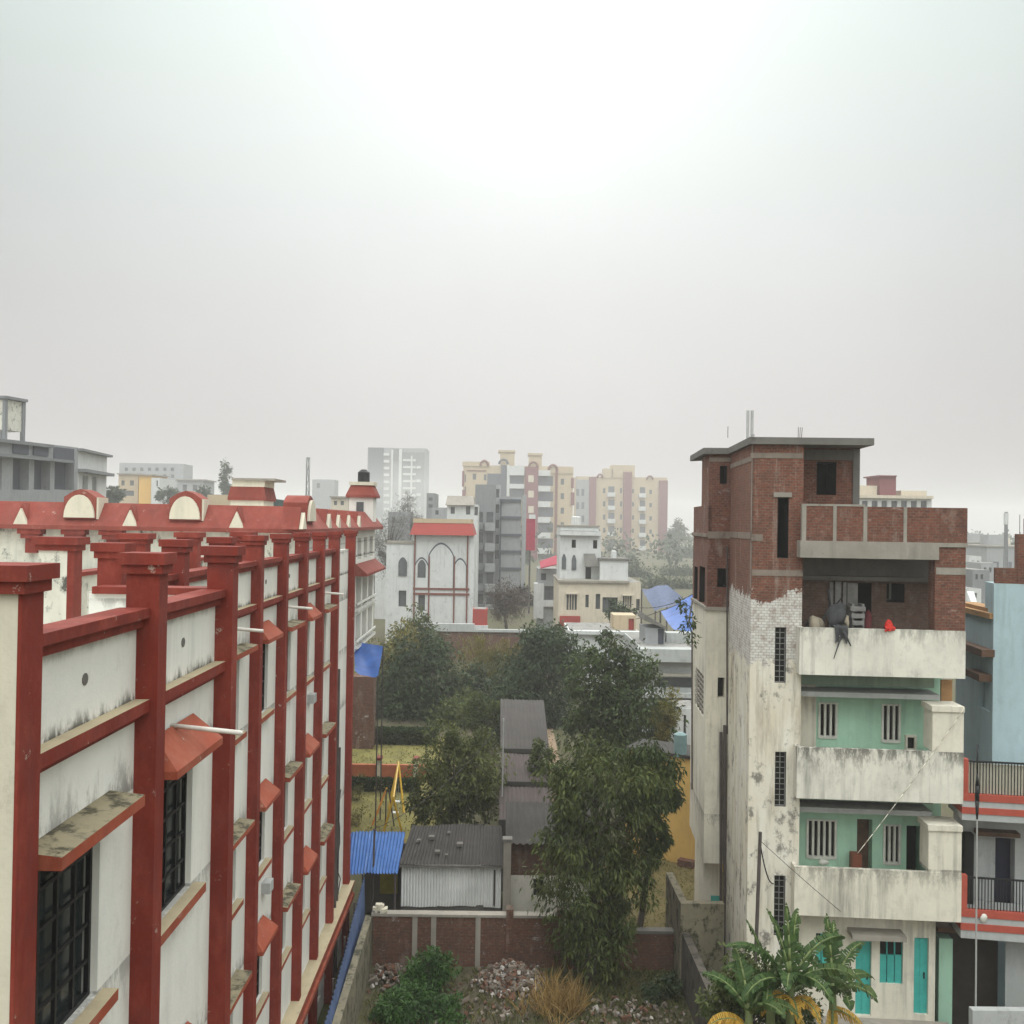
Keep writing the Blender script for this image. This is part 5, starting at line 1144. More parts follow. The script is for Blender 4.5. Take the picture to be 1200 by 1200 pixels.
# ------------------------------------------------------------------ banana plants in front of the apartment block
M['banana'] = foliage('banana_leaf', (.018, .046, .012), (.075, .13, .032), (.16, .15, .04), .3, trans=.35)
M['bananad'] = foliage('dead_banana_leaf', (.38, .20, .025), (.62, .40, .06), (.22, .10, .03), .4, trans=.3)
def banana_leaf(par, base, az, el0, L_, w_, curl, mat, torn=.0, seed=0):
    L_ *= .9; w_ *= .85
    g = random.Random(seed); N_ = 26; p = Vector(base); el = el0; pts = []
    h = Vector((math.cos(az), math.sin(az), 0))
    for i in range(N_+1):
        d = h*math.cos(el)+Vector((0, 0, math.sin(el))); pts.append((p.copy(), d)); p = p+d*(L_/N_); el -= curl/N_*(.4+1.3*i/N_)
    side = h.cross(Vector((0, 0, 1))); V, Fc, T = [], [], []
    for sgn in (-1, 1):
        droop_ = 0
        for i in range(2, N_):
            t0_, t1_ = i/N_, (i+1)/N_
            wa = w_*math.sin(math.pi*min(1, t0_**.7))**.6*.98; wb = w_*math.sin(math.pi*min(.999, t1_**.7))**.6*.98
            gap = torn and g.random() < torn
            if gap: droop_ = g.uniform(.2, .9)
            elif g.random() < .3: droop_ = g.uniform(0, .35)
            pa, da = pts[i]; pb, db = pts[i+1]
            if gap: pb = pa.lerp(pb, .75)
            up = side.cross(da).normalized()
            def edge(pp, ww, dd): return pp+side*sgn*ww*math.cos(.45+droop_)-up*0+Vector((0, 0, ww*(.32-droop_)))+dd*ww*.25
            k = len(V); mida = pa+side*sgn*wa*.5+Vector((0, 0, wa*.26)); midb = pb+side*sgn*wb*.5+Vector((0, 0, wb*.26))
            V += [pa, pb, midb, mida, edge(pb, wb, db), edge(pa, wa, da)]; Fc += [(k, k+1, k+2, k+3), (k+3, k+2, k+4, k+5)]; tt_ = g.uniform(.2, .8); T += [tt_, tt_*.9]
    mb = MB(); mb.v = V; mb.f = Fc; mb.mi = [0]*len(Fc)
    o = mb.build('leaf', mat, par); at = o.data.attributes.new('tint', 'FLOAT', 'FACE'); at.data.foreach_set('value', T)
    rb = MB(); rb.path([q[0] for q in pts[::4]], [.03*(1-i/8) + .006 for i in range(len(pts[::4]))], 6); rb.sm = True; rb.build('midrib', M['banana_stem'], o)
    for fc in rb.f: pass
    return o
M['banana_stem'] = flat('banana_stem', (.12, .15, .05), .6, .3)
def banana(label, px, Z, topz, leaves, dead, seed):
    b = aty(px, 1150, Z); r = root('banana_plant', label, 'banana plant', (b.x, Z, 0), 'banana plants before the apartment block'); g = random.Random(seed)
    st = MB().path([(b.x, Z, 0), (b.x+.03, Z, topz*.5), (b.x, Z, topz)], [.14, .12, .06], 12); st.sm = True; st.build('stem', M['banana_stem'], r)
    for i, (az, el, L_, w_, cu) in enumerate(leaves): banana_leaf(r, (b.x, Z, topz-.1), rad(az), rad(el), L_, w_, cu, M['banana'], .4, seed*50+i)
    for i, (az, el, L_, w_, cu) in enumerate(dead): banana_leaf(r, (b.x, Z, topz-.35), rad(az), rad(el), L_, w_, cu, M['bananad'], .75, seed*80+i)
ZB = 17.0
banana('tallest banana plant with upright leaves before the white tower', 926, ZB, 4.2, [(150, 82, 1.55, .26, .5), (95, 86, 1.6, .24, .25), (60, 80, 1.5, .26, .6), (20, 62, 1.75, .3, 1.5), (-20, 48, 1.7, .3, 1.9), (185, 60, 1.7, .3, 1.3), (215, 38, 1.6, .28, 1.6), (-70, 50, 1.5, .28, 1.8), (250, 55, 1.4, .28, 1.6), (0, 30, 1.5, .28, 1.9)], [(215, 40, 1.05, .26, 2.1), (-60, 35, .95, .24, 2.1), (265, 40, .9, .26, 2.2)], 1)
banana('banana plant with torn drooping fronds below the lowest balcony', 976, ZB+.6, 3.75, [(70, 78, 1.5, .26, .7), (40, 60, 1.6, .28, 1.4), (10, 55, 1.15, .28, 1.9), (140, 66, 1.4, .28, 1.3), (-40, 50, 1.1, .26, 1.9), (200, 45, 1.3, .26, 1.8), (-90, 50, 1.2, .28, 1.8), (95, 84, 1.6, .24, .3)], [(-20, -10, 1.0, .26, 1.4), (250, -15, 1.1, .24, 1.4)], 2)
banana('short bushy banana plant at the left with yellow dead leaves', 878, ZB-.5, 3.95, [(100, 75, 1.3, .28, .9), (160, 62, 1.2, .3, 1.3), (30, 55, 1.2, .28, 1.5), (-60, 55, 1.1, .28, 1.6), (-20, 45, 1.1, .28, 1.8), (130, 50, 1.2, .28, 1.6)], [(188, 40, 1.05, .3, 2.0), (212, 30, 1.0, .3, 2.1), (240, 45, .95, .28, 2.2), (268, 40, .9, .28, 2.2)], 3)
banana('leaning banana plant with one broad upright leaf beside the wooden pole', 903, ZB+.2, 4.0, [(165, 80, 1.5, .3, .45), (30, 70, 1.3, .26, .9), (200, 60, 1.4, .28, 1.4), (-60, 60, 1.3, .28, 1.5), (250, 45, 1.3, .26, 1.6)], [(-20, 0, .9, .24, 1.4)], 4)
px_tree('shrub', 'dense dark shrub at the foot of the banana plants', 'bush', 18.2, 872, [(870, 1150, 34, 40), (850, 1180, 26, 30), (905, 1165, 34, 34), (930, 1190, 40, 26)], 60, 110, .12, 'leaf_mid', trunk=.04, seed=23)
# ------------------------------------------------------------------ the town behind
M['bwhite'] = plaster('town_white_wall', (.56, .56, .55), amt=.35, streak=.45, mould=.25, seed=50, var=.07)
M['bcream'] = plaster('town_cream_wall', (.47, .37, .25), amt=.25, streak=.35, mould=.1, seed=51, var=.06)
M['bbeige'] = plaster('town_beige_wall', (.55, .48, .38), amt=.35, streak=.4, mould=.2, seed=52, var=.07)
M['bgrey'] = plaster('town_grey_wall', (.20, .205, .21), amt=.35, streak=.4, mould=.25, seed=53, var=.1)
M['bgreyl'] = plaster('town_light_grey_wall', (.30, .305, .31), amt=.35, streak=.4, mould=.25, seed=54, var=.08)
M['bmauve'] = plaster('town_mauve_wall', (.20, .07, .075), amt=.2, streak=.3, mould=.1, seed=55, var=.08)
M['bslate'] = plaster('town_slate_wall', (.09, .095, .115), amt=.2, streak=.3, mould=.1, seed=56, var=.1)
M['bredroof'] = plaster('town_red_roof', (.32, .05, .04), amt=.2, streak=.2, mould=.1, seed=57, var=.08)
M['bbrown'] = flat('brown_trim', (.17, .06, .045), .7, .15)
M['byellow'] = flat('orange_yellow_wall', (.62, .36, .08), .8, .12)
M['pink'] = flat('pink_red_sign_sheet', (.30, .03, .055), .75, .2)
def px_boxes(r, F, name, mat, rects, d0=-.01, d1=.06, one=False):
    """each rect its own child object"""
    for q in rects: MB().pbox(F, q[0], q[1], q[2], q[3], d0, d1).build(name, mat, r)
def arch(F, x0, x1, yb, ys, ya, d0, d1, n=10):
    """pointed arch outline: base yb, springing ys, apex ya (pixels)"""
    g = F.off(d1); um = g.uz((x0+x1)/2, ya); a = g.uz(x0, ys); b = g.uz(x1, ys); zb = g.uz((x0+x1)/2, yb)[1]
    pts = [F.pt(a[0], zb, d1), F.pt(b[0], zb, d1)]
    for i in range(n+1): t = i/n; pts.append(F.pt(b[0]+(um[0]-b[0])*t, b[1]+(um[1]-b[1])*(math.sin(t*math.pi/2)**.8), d1))
    for i in range(n-1, -1, -1): t = i/n; pts.append(F.pt(a[0]+(um[0]-a[0])*t, a[1]+(um[1]-a[1])*(math.sin(t*math.pi/2)**.8), d1))
    return MB().prism(pts, F.n*(d0-d1))

# white arched house with red roof band
F = FZ(452, 95, 560)
r = house('arched_house', 'tall white house with three pointed arches and red roof band', 'house', F, 485, 627, 556, 9, M['bwhite'], [(490, 696, 498, 716)])
u0, u1, z0, z1 = F.rect(453, 636, 485, 640)
MB().grid_wall(F, u0, u1, 0, z1, [F.rect(467, 692, 476, 711)], .3).shell(F, u0, u1, 0, z1, 6).build('side_wing', M['bwhite'], r)
MB().fbox(F, *F.rect(467, 692, 476, 711), -.4, -.3).build('window', M['glassg'], r); px_boxes(r, F, 'roof_edge', M['conc'], [(453, 634, 485, 637)], -1, .1)
a = F.rect(481, 613, 556, 627); P = F.pt
mb = MB(); mb.hexa([P(a[0], a[2], .7), P(a[1], a[2], .7), P(a[1], a[2], -9), P(a[0], a[2], -9), P(a[0]+.35, a[3], .1), P(a[1]-.35, a[3], .1), P(a[1]-.35, a[3], -8), P(a[0]+.35, a[3], -8)]); mb.build('roof_band', M['bredroof'], r)
px_boxes(r, F, 'coping', M['bcream'], [(484, 608, 552, 613)], -8, .15)
px_boxes(r, F, 'pilaster', M['bbrown'], [(484.5, 627, 486.2, 760), (501.5, 652, 503, 760), (531, 652, 532.6, 760), (546.3, 627, 548, 760)], -.01, .13)
px_boxes(r, F, 'band', M['bbrown'], [(484, 689, 550, 691.3), (484, 695, 550, 697.5)], -.01, .10)
px_boxes(r, F, 'band', M['bwhite'], [(485, 627, 547, 634)], -.01, .05)
for x0, x1, ys, ya in ((503, 531, 652, 638), (486.5, 501.5, 664, 655), (532.5, 546, 664, 656)):
    arch(F, x0-1, x1+1, 689, ys-1, ya-2.2, -.01, .06).build('arch_trim', M['bslate'], r); arch(F, x0, x1, 689, ys, ya, -.01, .075).build('arch_panel', M['bwhite'], r)
for x0, x1, yb, ys, ya in ((467, 477, 675, 659, 653), (489.5, 499, 677, 662, 656)): arch(F, x0, x1, yb, ys, ya, -.01, .09).build('window', M['glassg'], r)
# low things at its foot
F = FZ(500, 84, 620)
r = house('boundary_wall', 'long grey and brick wall in front of the white arched house', 'wall', F, 498, 740, 622, .3, M['brickold']); px_boxes(r, F, 'coping', M['greyw'], [(498, 731, 556, 740), (556, 738, 622, 741)], -.4, .15)
r = house('small_shed', 'small red walled shed right of the arched house', 'shed', F.off(-1.5), 554, 714, 571, 2, M['bredroof'], []); px_boxes(r, F.off(-1.5), 'plinth', M['bwhite'], [(554, 733, 572, 737)], 0, .2)
# grey stacked block and grey panel tower
F = FZ(545, 135, 640)
wn = [(570, 590+i*23, 578, 603+i*23) for i in range(6)]
r = house('apartment_block', 'narrow dark grey flats with small balconies behind the arched house', 'building', F, 557, 568, 581, 9, M['bgrey'], [(558+0, 600+i*24, 566, 612+i*24) for i in range(6)]+[(570, 600+i*24, 578, 612+i*24) for i in range(6)])
px_boxes(r, F, 'balcony', M['bgreyl'], [(568, 613+i*24, 580, 622+i*24) for i in range(5)], -.01, .9); px_boxes(r, F, 'balcony', M['bgrey'], [(556.5, 615+i*24, 566, 620+i*24) for i in range(4)], -.01, .7)
F = FZ(540, 125, 600)
r = house('house', 'white house with mossy dark roof left of the grey flats', 'house', F, 524, 591, 560, 8, M['bwhite'], [(528, 594, 533, 602), (546, 593, 551, 603), (556, 594, 560, 604)])
a = F.rect(522, 581, 556, 592); P = F.pt; mb = MB(); mb.hexa([P(a[0], a[2], .5), P(a[1], a[2], .5), P(a[1], a[2], -8), P(a[0], a[2], -8), P(a[0]+.2, a[3], -1), P(a[1]-.2, a[3], -1), P(a[1]-.2, a[3], -7), P(a[0]+.2, a[3], -7)]); mb.build('roof', M['conc'], r)
F = FZ(580, 140, 640)
r = house('glass_tower', 'grey panelled stair tower with dark floor bands', 'tower', F, 586, 582, 611, 8, M['bgreyl'])
px_boxes(r, F, 'floor_band', M['bslate'], [(585.5, y, 611, y+3) for y in (585, 605, 625.5, 645, 665)], -.01, .25); px_boxes(r, F, 'edge_column', M['bgreyl'], [(611.2, 580, 616, 690)], -2, .3); px_boxes(r, F, 'side_strip', M['bslate'], [(585.5, 588, 587.2, 690)], -.01, .2)
r = house('block', 'dark slate building with flat top left of the panelled tower', 'building', FZ(560, 150, 620), 557, 568, 577, 6, M['bslate'], [(566, 585, 571, 596)])
r = house('block', 'plain grey building stepping up to the panelled tower', 'building', FZ(560, 148, 620), 577, 568, 587, 6, M['bgreyl'], [(579, 573+i*18, 585, 583+i*18) for i in range(5)])
# cream apartment complex
F = FZ(540, 320, 680)
r = house('apartment_tower', 'cream apartment tower with mauve column and white balconies', 'apartment tower', F, 543, 546, 672, 14, M['bcream'], [(554, 555, 558, 562), (567, 556, 570, 563)]+[(657, 561+i*17, 661, 568+i*17) for i in range(7)]+[(544.5, 556+i*14, 546, 565+i*14) for i in range(3)])
px_boxes(r, F, 'upper_room', M['bcream'], [(586, 528.5, 603, 546), (620, 532, 635, 548)], -8, -1); px_boxes(r, F, 'roof_slab', M['bcream'], [(584, 527.5, 604, 530), (619, 531, 636, 533.5)], -8, -.6)
px_boxes(r, F, 'cornice', M['bcream'], [(542, 541, 574, 546.5), (648, 549, 672, 555)], -3, .3)
px_boxes(r, F, 'slate_column', M['bslate'], [(587, 545, 593.5, 585)], -.01, 1.2); px_boxes(r, F, 'slate_panel', M['bslate'], [(571, 555, 588, 570)], -.01, .6)
px_boxes(r, F, 'white_column', M['bwhite'], [(594, 545, 597, 582)], -.01, 1.3)
px_boxes(r, F, 'mauve_column', M['bmauve'], [(614.5, 547, 630, 690)], -.01, 1.6)
for i in range(3): px_boxes(r, F, 'window_frame', M['bbeige'], [(619, 557+i*18, 625.5, 565+i*18)], 1.58, 1.66)
px_boxes(r, F, 'balcony_bay', M['bslate'], [(597.5, 557, 614, 567.5), (597.5, 572, 614, 584)], -.01, .2); px_boxes(r, F, 'balcony', M['bwhite'], [(597, 546, 614.5, 557), (597, 567, 614.5, 572.5)], -.01, 1.2)
px_boxes(r, F, 'balcony_bay', M['bslate'], [(630.5, 558+i*18.3, 648, 569+i*18.3) for i in range(8)], -.01, .12); px_boxes(r, F, 'balcony', M['bwhite'], [(630, 551+i*18.3, 645, 557.6+i*18.3) for i in range(8)], -.01, 1.3)
px_boxes(r, F, 'brown_pipe', M['bbrown'], [(650, 549, 653, 660)], -.01, .5); px_boxes(r, F, 'trim', M['bbrown'], [(547, 551, 570, 552.3)], -.01, .2)
px_boxes(r, F, 'side_bay', M['bmauve'], [(541.5, 552, 544, 570), (541.5, 574, 545.5, 590), (669.5, 560, 672.5, 572), (669, 577, 673, 592)], -4, .4)
def roof_arch(F, x0, x1, yb, yt, mat):
    g = F.uz; a, b = g(x0, yb), g(x1, yb); t_ = g((x0+x1)/2, yt); n_ = 10; pts = []
    for i in range(n_+1): an = math.pi*i/n_; pts.append(F.pt((a[0]+b[0])/2-(b[0]-a[0])/2*math.cos(an), a[1]+(t_[1]-a[1])*math.sin(an), .3))
    mb = MB(); mb.path(pts, [.42]*len(pts), 6); return mb.build('roof_arch', mat, r)
roof_arch(F, 563, 572, 546, 540, M['bbrown']); roof_arch(F, 585, 595, 544, 538.5, M['bslate']); roof_arch(F, 620, 630, 547, 541.5, M['bbrown']); roof_arch(F, 643, 653, 551, 545, M['bbrown'])
# second cream complex
F = FZ(670, 410, 800)
rows_ = [573+15.5*i for i in range(7)]
r = house('apartment_tower', 'cream apartment tower with three mauve strips right of the white balconies tower', 'apartment tower', F, 676, 559, 782, 16, M['bcream'], [(706.5, y-1, 709.5, y+5) for y in rows_]+[(726.5, y-1, 729, y+5) for y in rows_]+[(740.5, y, 743, y+5) for y in rows_]+[(761, y+1, 764, y+6) for y in rows_])
px_boxes(r, F, 'upper_room', M['bcream'], [(708, 549, 718, 560), (717, 545, 744, 560)], -9, .3); px_boxes(r, F, 'grey_face', M['bgreyl'], [(675, 562, 690, 672)], -.5, 1.)
px_boxes(r, F, 'mauve_strip', M['bmauve'], [(690, 559, 698, 672), (730.5, 553, 740, 645), (772, 563, 782, 672)], -.01, 1.4)
px_boxes(r, F, 'window', M['bslate'], [(674.8+c*6, y, 678+c*6, y+8) for y in rows_ for c in (0.1, 1.1)], .9, 1.06)
px_boxes(r, F, 'balcony_bay', M['bslate'], [(713, y-3, 720, y+4) for y in rows_]+[(750, y-2, 756, y+5) for y in rows_], -.01, .2)
px_boxes(r, F, 'balcony', M['bwhite'], [(712, y+4, 721, y+9) for y in rows_]+[(749, y+5, 757, y+10) for y in rows_], -.01, 1.8)
roof_arch(F, 700, 706, 560, 556, M['bbrown']); roof_arch(F, 758, 765, 562, 558, M['bbrown'])
# far hazy grey tower
F = FZ(428, 800, 505)
r = house('office_tower', 'pale grey high tower almost lost in the haze', 'tower', F, 431, 525, 500, 30, M['bgreyl'], [])
px_boxes(r, F, 'dark_face', M['bslate'], [(431, 524.5, 449, 606)], -5, 1.5); px_boxes(r, F, 'dark_face', M['bgrey'], [(471, 530, 497, 606), (460, 526, 467, 540)], -.01, 1.)
px_boxes(r, F, 'white_band', M['bwhite'], [(449.5, 531+8*i, 456, 534+8*i) for i in range(9)]+[(472, 538+8.2*i, 487, 540.5+8.2*i) for i in range(8)]+[(488, 546+16*i, 493, 549+16*i) for i in range(4)], -.01, 2.)
px_boxes(r, F, 'white_fin', M['bwhite'], [(458, 527, 460, 600), (467, 526, 470.5, 602), (481, 534, 483, 585)], -.01, 3.)
# white and beige house right of centre
F = FZ(650, 88, 760)
r = house('beige_house', 'beige house with white domed upper floor left of the blue tarpaulins', 'house', F, 655, 682, 751, 9, M['bbeige'], [(664, 696, 676, 715), (686, 697, 690, 712), (698, 696, 703.5, 714), (706, 700, 724, 718), (730, 698, 740, 712), (745.5, 702, 750, 716)])
px_boxes(r, F, 'coping', M['conc'], [(654, 680.5, 738, 683)], -9, .25)
G = F.off(-2.5); u0, u1, z0, z1 = G.rect(656, 627, 704, 682); MB().grid_wall(G, u0, u1, z0, z1, [G.rect(670, 632.5, 675, 642), G.rect(695, 633, 700, 643), G.rect(686, 664, 693, 683)], .3).shell(G, u0, u1, z0, z1, 5).build('upper_wall', M['bwhite'], r)
for x0, x1, yb, ys, ya in ((670, 675.5, 668, 657, 650), (658.5, 663.5, 667, 655, 649)): arch(G, x0, x1, yb, ys, ya, -.01, .09).build('window', M['glassg'], r)
for q in ((670, 632.5, 675, 642), (695, 633, 700, 643), (686, 664, 693, 683)): MB().fbox(G, *G.rect(*q), -.4, -.3).build('window', M['dark'], r)
px_boxes(r, G, 'cornice', M['bwhite'], [(656, 622.5, 704, 627.5)], -5, .5); px_boxes(r, G, 'parapet', M['bwhite'], [(657, 617, 702, 622)], -4.8, .3); px_boxes(r, G, 'parapet_coping', M['conc'], [(656.5, 615.5, 703, 617.3)], -4.8, .4)
a = G.rect(684, 650, 697, 664); mb = MB(); mb.hexa([G.pt(a[0], a[2], 1.2), G.pt(a[1]+.3, a[2], 1.2), G.pt(a[1], a[3], 0), G.pt(a[0], a[3], 0), G.pt(a[0], a[2]+.1, 1.2), G.pt(a[1]+.3, a[2]+.1, 1.2), G.pt(a[1], a[3]+.1, 0), G.pt(a[0], a[3]+.1, 0)]); mb.build('tin_canopy', M['concd'], r)
G2 = F.off(-1.2); u0, u1, z0, z1 = G2.rect(703, 657, 736, 681); MB().grid_wall(G2, u0, u1, z0, z1).shell(G2, u0, u1, z0, z1, 4).build('upper_room', M['bwhite'], r); px_boxes(r, G2, 'coping', M['concd'], [(702, 654.5, 737, 657)], -4, .15)
px_boxes(r, F, 'side_band', M['bredroof'], [(656, 722, 680, 734)], -.01, .25)
for q in ((664, 696, 676, 715), (730, 698, 740, 712)): 
    u0, u1, z0, z1 = F.rect(*q); mb = MB()
    for i in range(1, 4): c = u0+(u1-u0)*i/4; mb.fbox(F, c-.04, c+.04, z0, z1, -.2, -.1)
    mb.fbox(F, u0-.1, u1+.1, z1, z1+.12, 0, .4); mb.build('window_shade', M['bbeige'], r)
t_ = aty(719, 650, 90); tank(719, 655, 645, 90, .28, M['bwhite'], 'white water tank on the beige house upper room'); tank(675, 616, 605, 93, .5, M['bwhite'], 'white round tank on top of the domed white floor')
# lower white house in front of it
F = FZ(660, 70, 830)
r = house('white_house', 'low white house with cream stair room behind the dark park tree', 'house', F, 668, 742, 752, 7, M['bwhite'], [(677, 764, 694, 775), (712, 760, 735, 772)])
G = F.off(-2.); u0, u1, z0, z1 = G.rect(719, 721, 745, 746); MB().grid_wall(G, u0, u1, z0, z1, [G.rect(736.5, 725, 743, 746)], .15).shell(G, u0, u1, z0, z1, 2.2).build('stair_room', M['bcream'], r); MB().fbox(G, *G.rect(736.5, 725, 743, 746), -.2, -.15).build('door', M['bredroof'], r)
px_boxes(r, F, 'roof_edge', M['bwhite'], [(668, 740, 752, 744)], -.3, .35)
tank(709, 745, 737, 68.9, .22, M['tank'], 'small black tank beside the cream stair room')
# grey terraced house with hut
F = FZ(745, 56, 840)
r = house('grey_house', 'grey terraced house with long concrete ledges beside the white tower', 'house', F, 752, 761, 822, 8, M['greyw'], [(770, 794, 812, 806)])
px_boxes(r, F, 'ledge', M['greyw'], [(748, 761, 822, 776)], -.4, .7); px_boxes(r, F, 'ledge', M['conc'], [(765, 790, 822, 793)], -.01, .5)
px_boxes(r, F, 'ledge', M['greyw'], [(756, 813, 822, 818)], -.01, .6); px_boxes(r, F, 'lower_room', M['bslate'], [(765, 819, 822, 840)], -.01, .1)
G = F.off(-2.); u0, u1, z0, z1 = G.rect(756, 736, 779, 762); MB().grid_wall(G, u0, u1, z0, z1, [G.rect(771, 737, 778, 761)], .15).shell(G, u0, u1, z0, z1, 2.5).build('hut', M['bgreyl'], r); MB().fbox(G, *G.rect(771, 737, 778, 761), -.2, -.15).build('door', M['bslate'], r)
a = G.rect(754, 722, 781, 736); mb = MB(); mb.hexa([G.pt(a[0], a[2]+.5, .3), G.pt(a[1], a[2]-.05, .3), G.pt(a[1], a[2]-.05, -2.6), G.pt(a[0], a[2]+.5, -2.6), G.pt(a[0]+.1, a[3]+.1, .3), G.pt(a[1], a[2]+.06, .3), G.pt(a[1], a[2]+.06, -2.6), G.pt(a[0]+.1, a[3]+.1, -2.6)]); mb.build('hut_roof', M['concd'], r)
px_boxes(r, F.off(-3), 'rear_wall', M['greyw'], [(781, 742, 822, 762)], -1, 0)
r = house('white_shed', 'small white shed at the foot of the white tower', 'shed', FZ(785, 44, 830), 792, 830, 826, 2, M['bwhite'], [(801, 838, 804, 870)])
# blue tarpaulin roofs
for i, (q, Z, lab) in enumerate((((752, 690, 782, 684, 800, 702, 768, 716), 100, 'pale faded blue sheet roof in the haze behind the grey house'), ((774, 716, 822, 690, 822, 742, 790, 738), 80, 'bright blue tarpaulin roof beside the brick wing'))):
    a, b, c, d = [aty(q[k], q[k+1], Z+(3 if k < 4 else -3)) for k in (0, 2, 4, 6)]
    r = root('tarpaulin_roof', lab, 'tarpaulin', ((a.x+b.x)/2, Z, 0)); mb = MB(); n_ = 8
    for j in range(n_+1):
        for k in range(n_+1): s_, t_ = k/n_, j/n_; mb.v.append(a.lerp(b, s_).lerp(d.lerp(c, s_), t_)-Vector((0, 0, .5*s_*(1-s_)+.12*math.sin(8*s_+3*t_))))
    mb.f = [(j*(n_+1)+k, j*(n_+1)+k+1, (j+1)*(n_+1)+k+1, (j+1)*(n_+1)+k) for j in range(n_) for k in range(n_)]; mb.mi = [0]*len(mb.f); mb.sm = True; mb.build('sheet', M['tarp'] if i else flat('faded_blue_sheet_roof', (.075, .10, .175), .75, .25), r)
    for p_ in (a, b, c, d): MB().tube((p_.x, p_.y, 0), (p_.x, p_.y, p_.z), .08, n=6).build('pole', M['pipe_d'], r)
# red sign, pink canopy and white flats between
F = FZ(610, 128, 660)
r = root('sign_board', 'tall pink red sign board against the mauve column', 'sign', F.pt(F.uz(621, 640)[0], 0)); MB().pbox(F, 616.5, 608, 627, 645, -.2, 0).build('board', M['pink'], r); u_ = F.uz(621, 640)[0]; MB().tube(F.pt(u_, 0, -.25), F.pt(u_, F.uz(621, 609)[1], -.25), .12, n=6).build('post', M['pipe_d'], r); MB().pbox(F, 620, 603, 627.5, 608, -.3, .1).build('lamp_box', M['bwhite'], r)
F = FZ(620, 100, 660)
r = house('flats', 'grey and white flats with pink awning left of the beige house', 'building', F, 631, 667, 654, 6, M['bgreyl'], [(634, 672, 640, 680), (638, 687, 652, 703)])
px_boxes(r, F, 'white_wall', M['bwhite'], [(626, 684, 637, 725), (637, 704, 654, 711)], -2, .3); a = F.rect(633, 651, 655, 666); mb = MB(); mb.hexa([F.pt(a[0], a[2], 1.2), F.pt(a[1], a[2]+.5, 1.2), F.pt(a[1], a[3], -1), F.pt(a[0], a[2]+.6, -1), F.pt(a[0], a[2]+.1, 1.2), F.pt(a[1], a[2]+.6, 1.2), F.pt(a[1], a[3]+.1, -1), F.pt(a[0], a[2]+.7, -1)]); mb.build('awning', M['pink'], r)
# left: grey glazed building with water tower
F = FZ(-60, 62, 90, 74); F2b = Facade(F.pt(F.L, 0), F.pt(F.L, 0)+Vector((-.9, 7.5, 0)))
r = root('glazed_building', 'grey and white building with dark glazing and square water tower at the far left', 'building', F.pt(F.L*.5, 0, -4))
z1 = F.uz(45, 519)[1]; zl = F.uz(45, 575)[1]
MB().grid_wall(F, 0, F.L, 0, z1, [F.rect(x0, 537, x1, 574)+(.8,) for x0, x1 in ((-40, -12), (-10, 2), (15, 34), (40, 59), (64, 87))], .8).shell(F, 0, F.L, 0, z1, 8).build('wall', M['bgreyl'], r)
for x0, x1 in ((-40, -12), (-10, 2), (15, 34), (40, 59), (64, 87)): MB().fbox(F, *F.rect(x0, 537, x1, 574), -.9, -.8).build('window', M['bslate'], r)
px_boxes(r, F, 'dark_panel', M['bslate'], [(16, 519, 34, 532), (40, 521, 57, 534), (64, 525, 87, 539)], -.01, .12)
px_boxes(r, F, 'ledge', M['bgrey'], [(-60, 532.5, 88, 536)], -.01, .7); px_boxes(r, F, 'roof_edge', M['bgrey'], [(-60, 514, 64, 518)], -8, .4)
u1 = F2b.uz(125, 555)[0]
MB().grid_wall(F2b, 0, u1, 0, z1-.25, [(1.2, 2.6, 9.5, z1-2.1), (3.6, 4.8, 9.5, z1-2.1)], .4).shell(F2b, 0, u1, 0, z1-.25, 6).build('side_wall', M['bwhite'], r)
for q in ((1.2, 2.6, 9.5, z1-2.1), (3.6, 4.8, 9.5, z1-2.1)): MB().fbox(F2b, *q, -.5, -.4).build('window', M['bslate'], r)
MB().fbox(F2b, -.1, u1+.3, z1-.245, z1-.05, -6, .4).fbox(F2b, 0, u1+.2, z1-1.9, z1-1.65, -.01, .6).build('ledge', M['bgrey'], r)
G = F.off(-1.5); u0, u1, z0, z1t = G.rect(6, 469, 30, 513)
mb = MB()
for u in (u0, u1-.25): 
    for d_ in (-2, -.25): mb.fbox(G, u, u+.25, z0-.3, z1t, d_, d_+.25)
mb.fbox(G, u0-.1, u1+.1, z1t, z1t+.2, -2.1, .1); mb.build('tower_frame', M['bgrey'], r); MB().fbox(G, u0+.1, u1-.1, z0+.5, z1t-.05, -1.85, -.15).build('tower_tank', M['stained'], r)
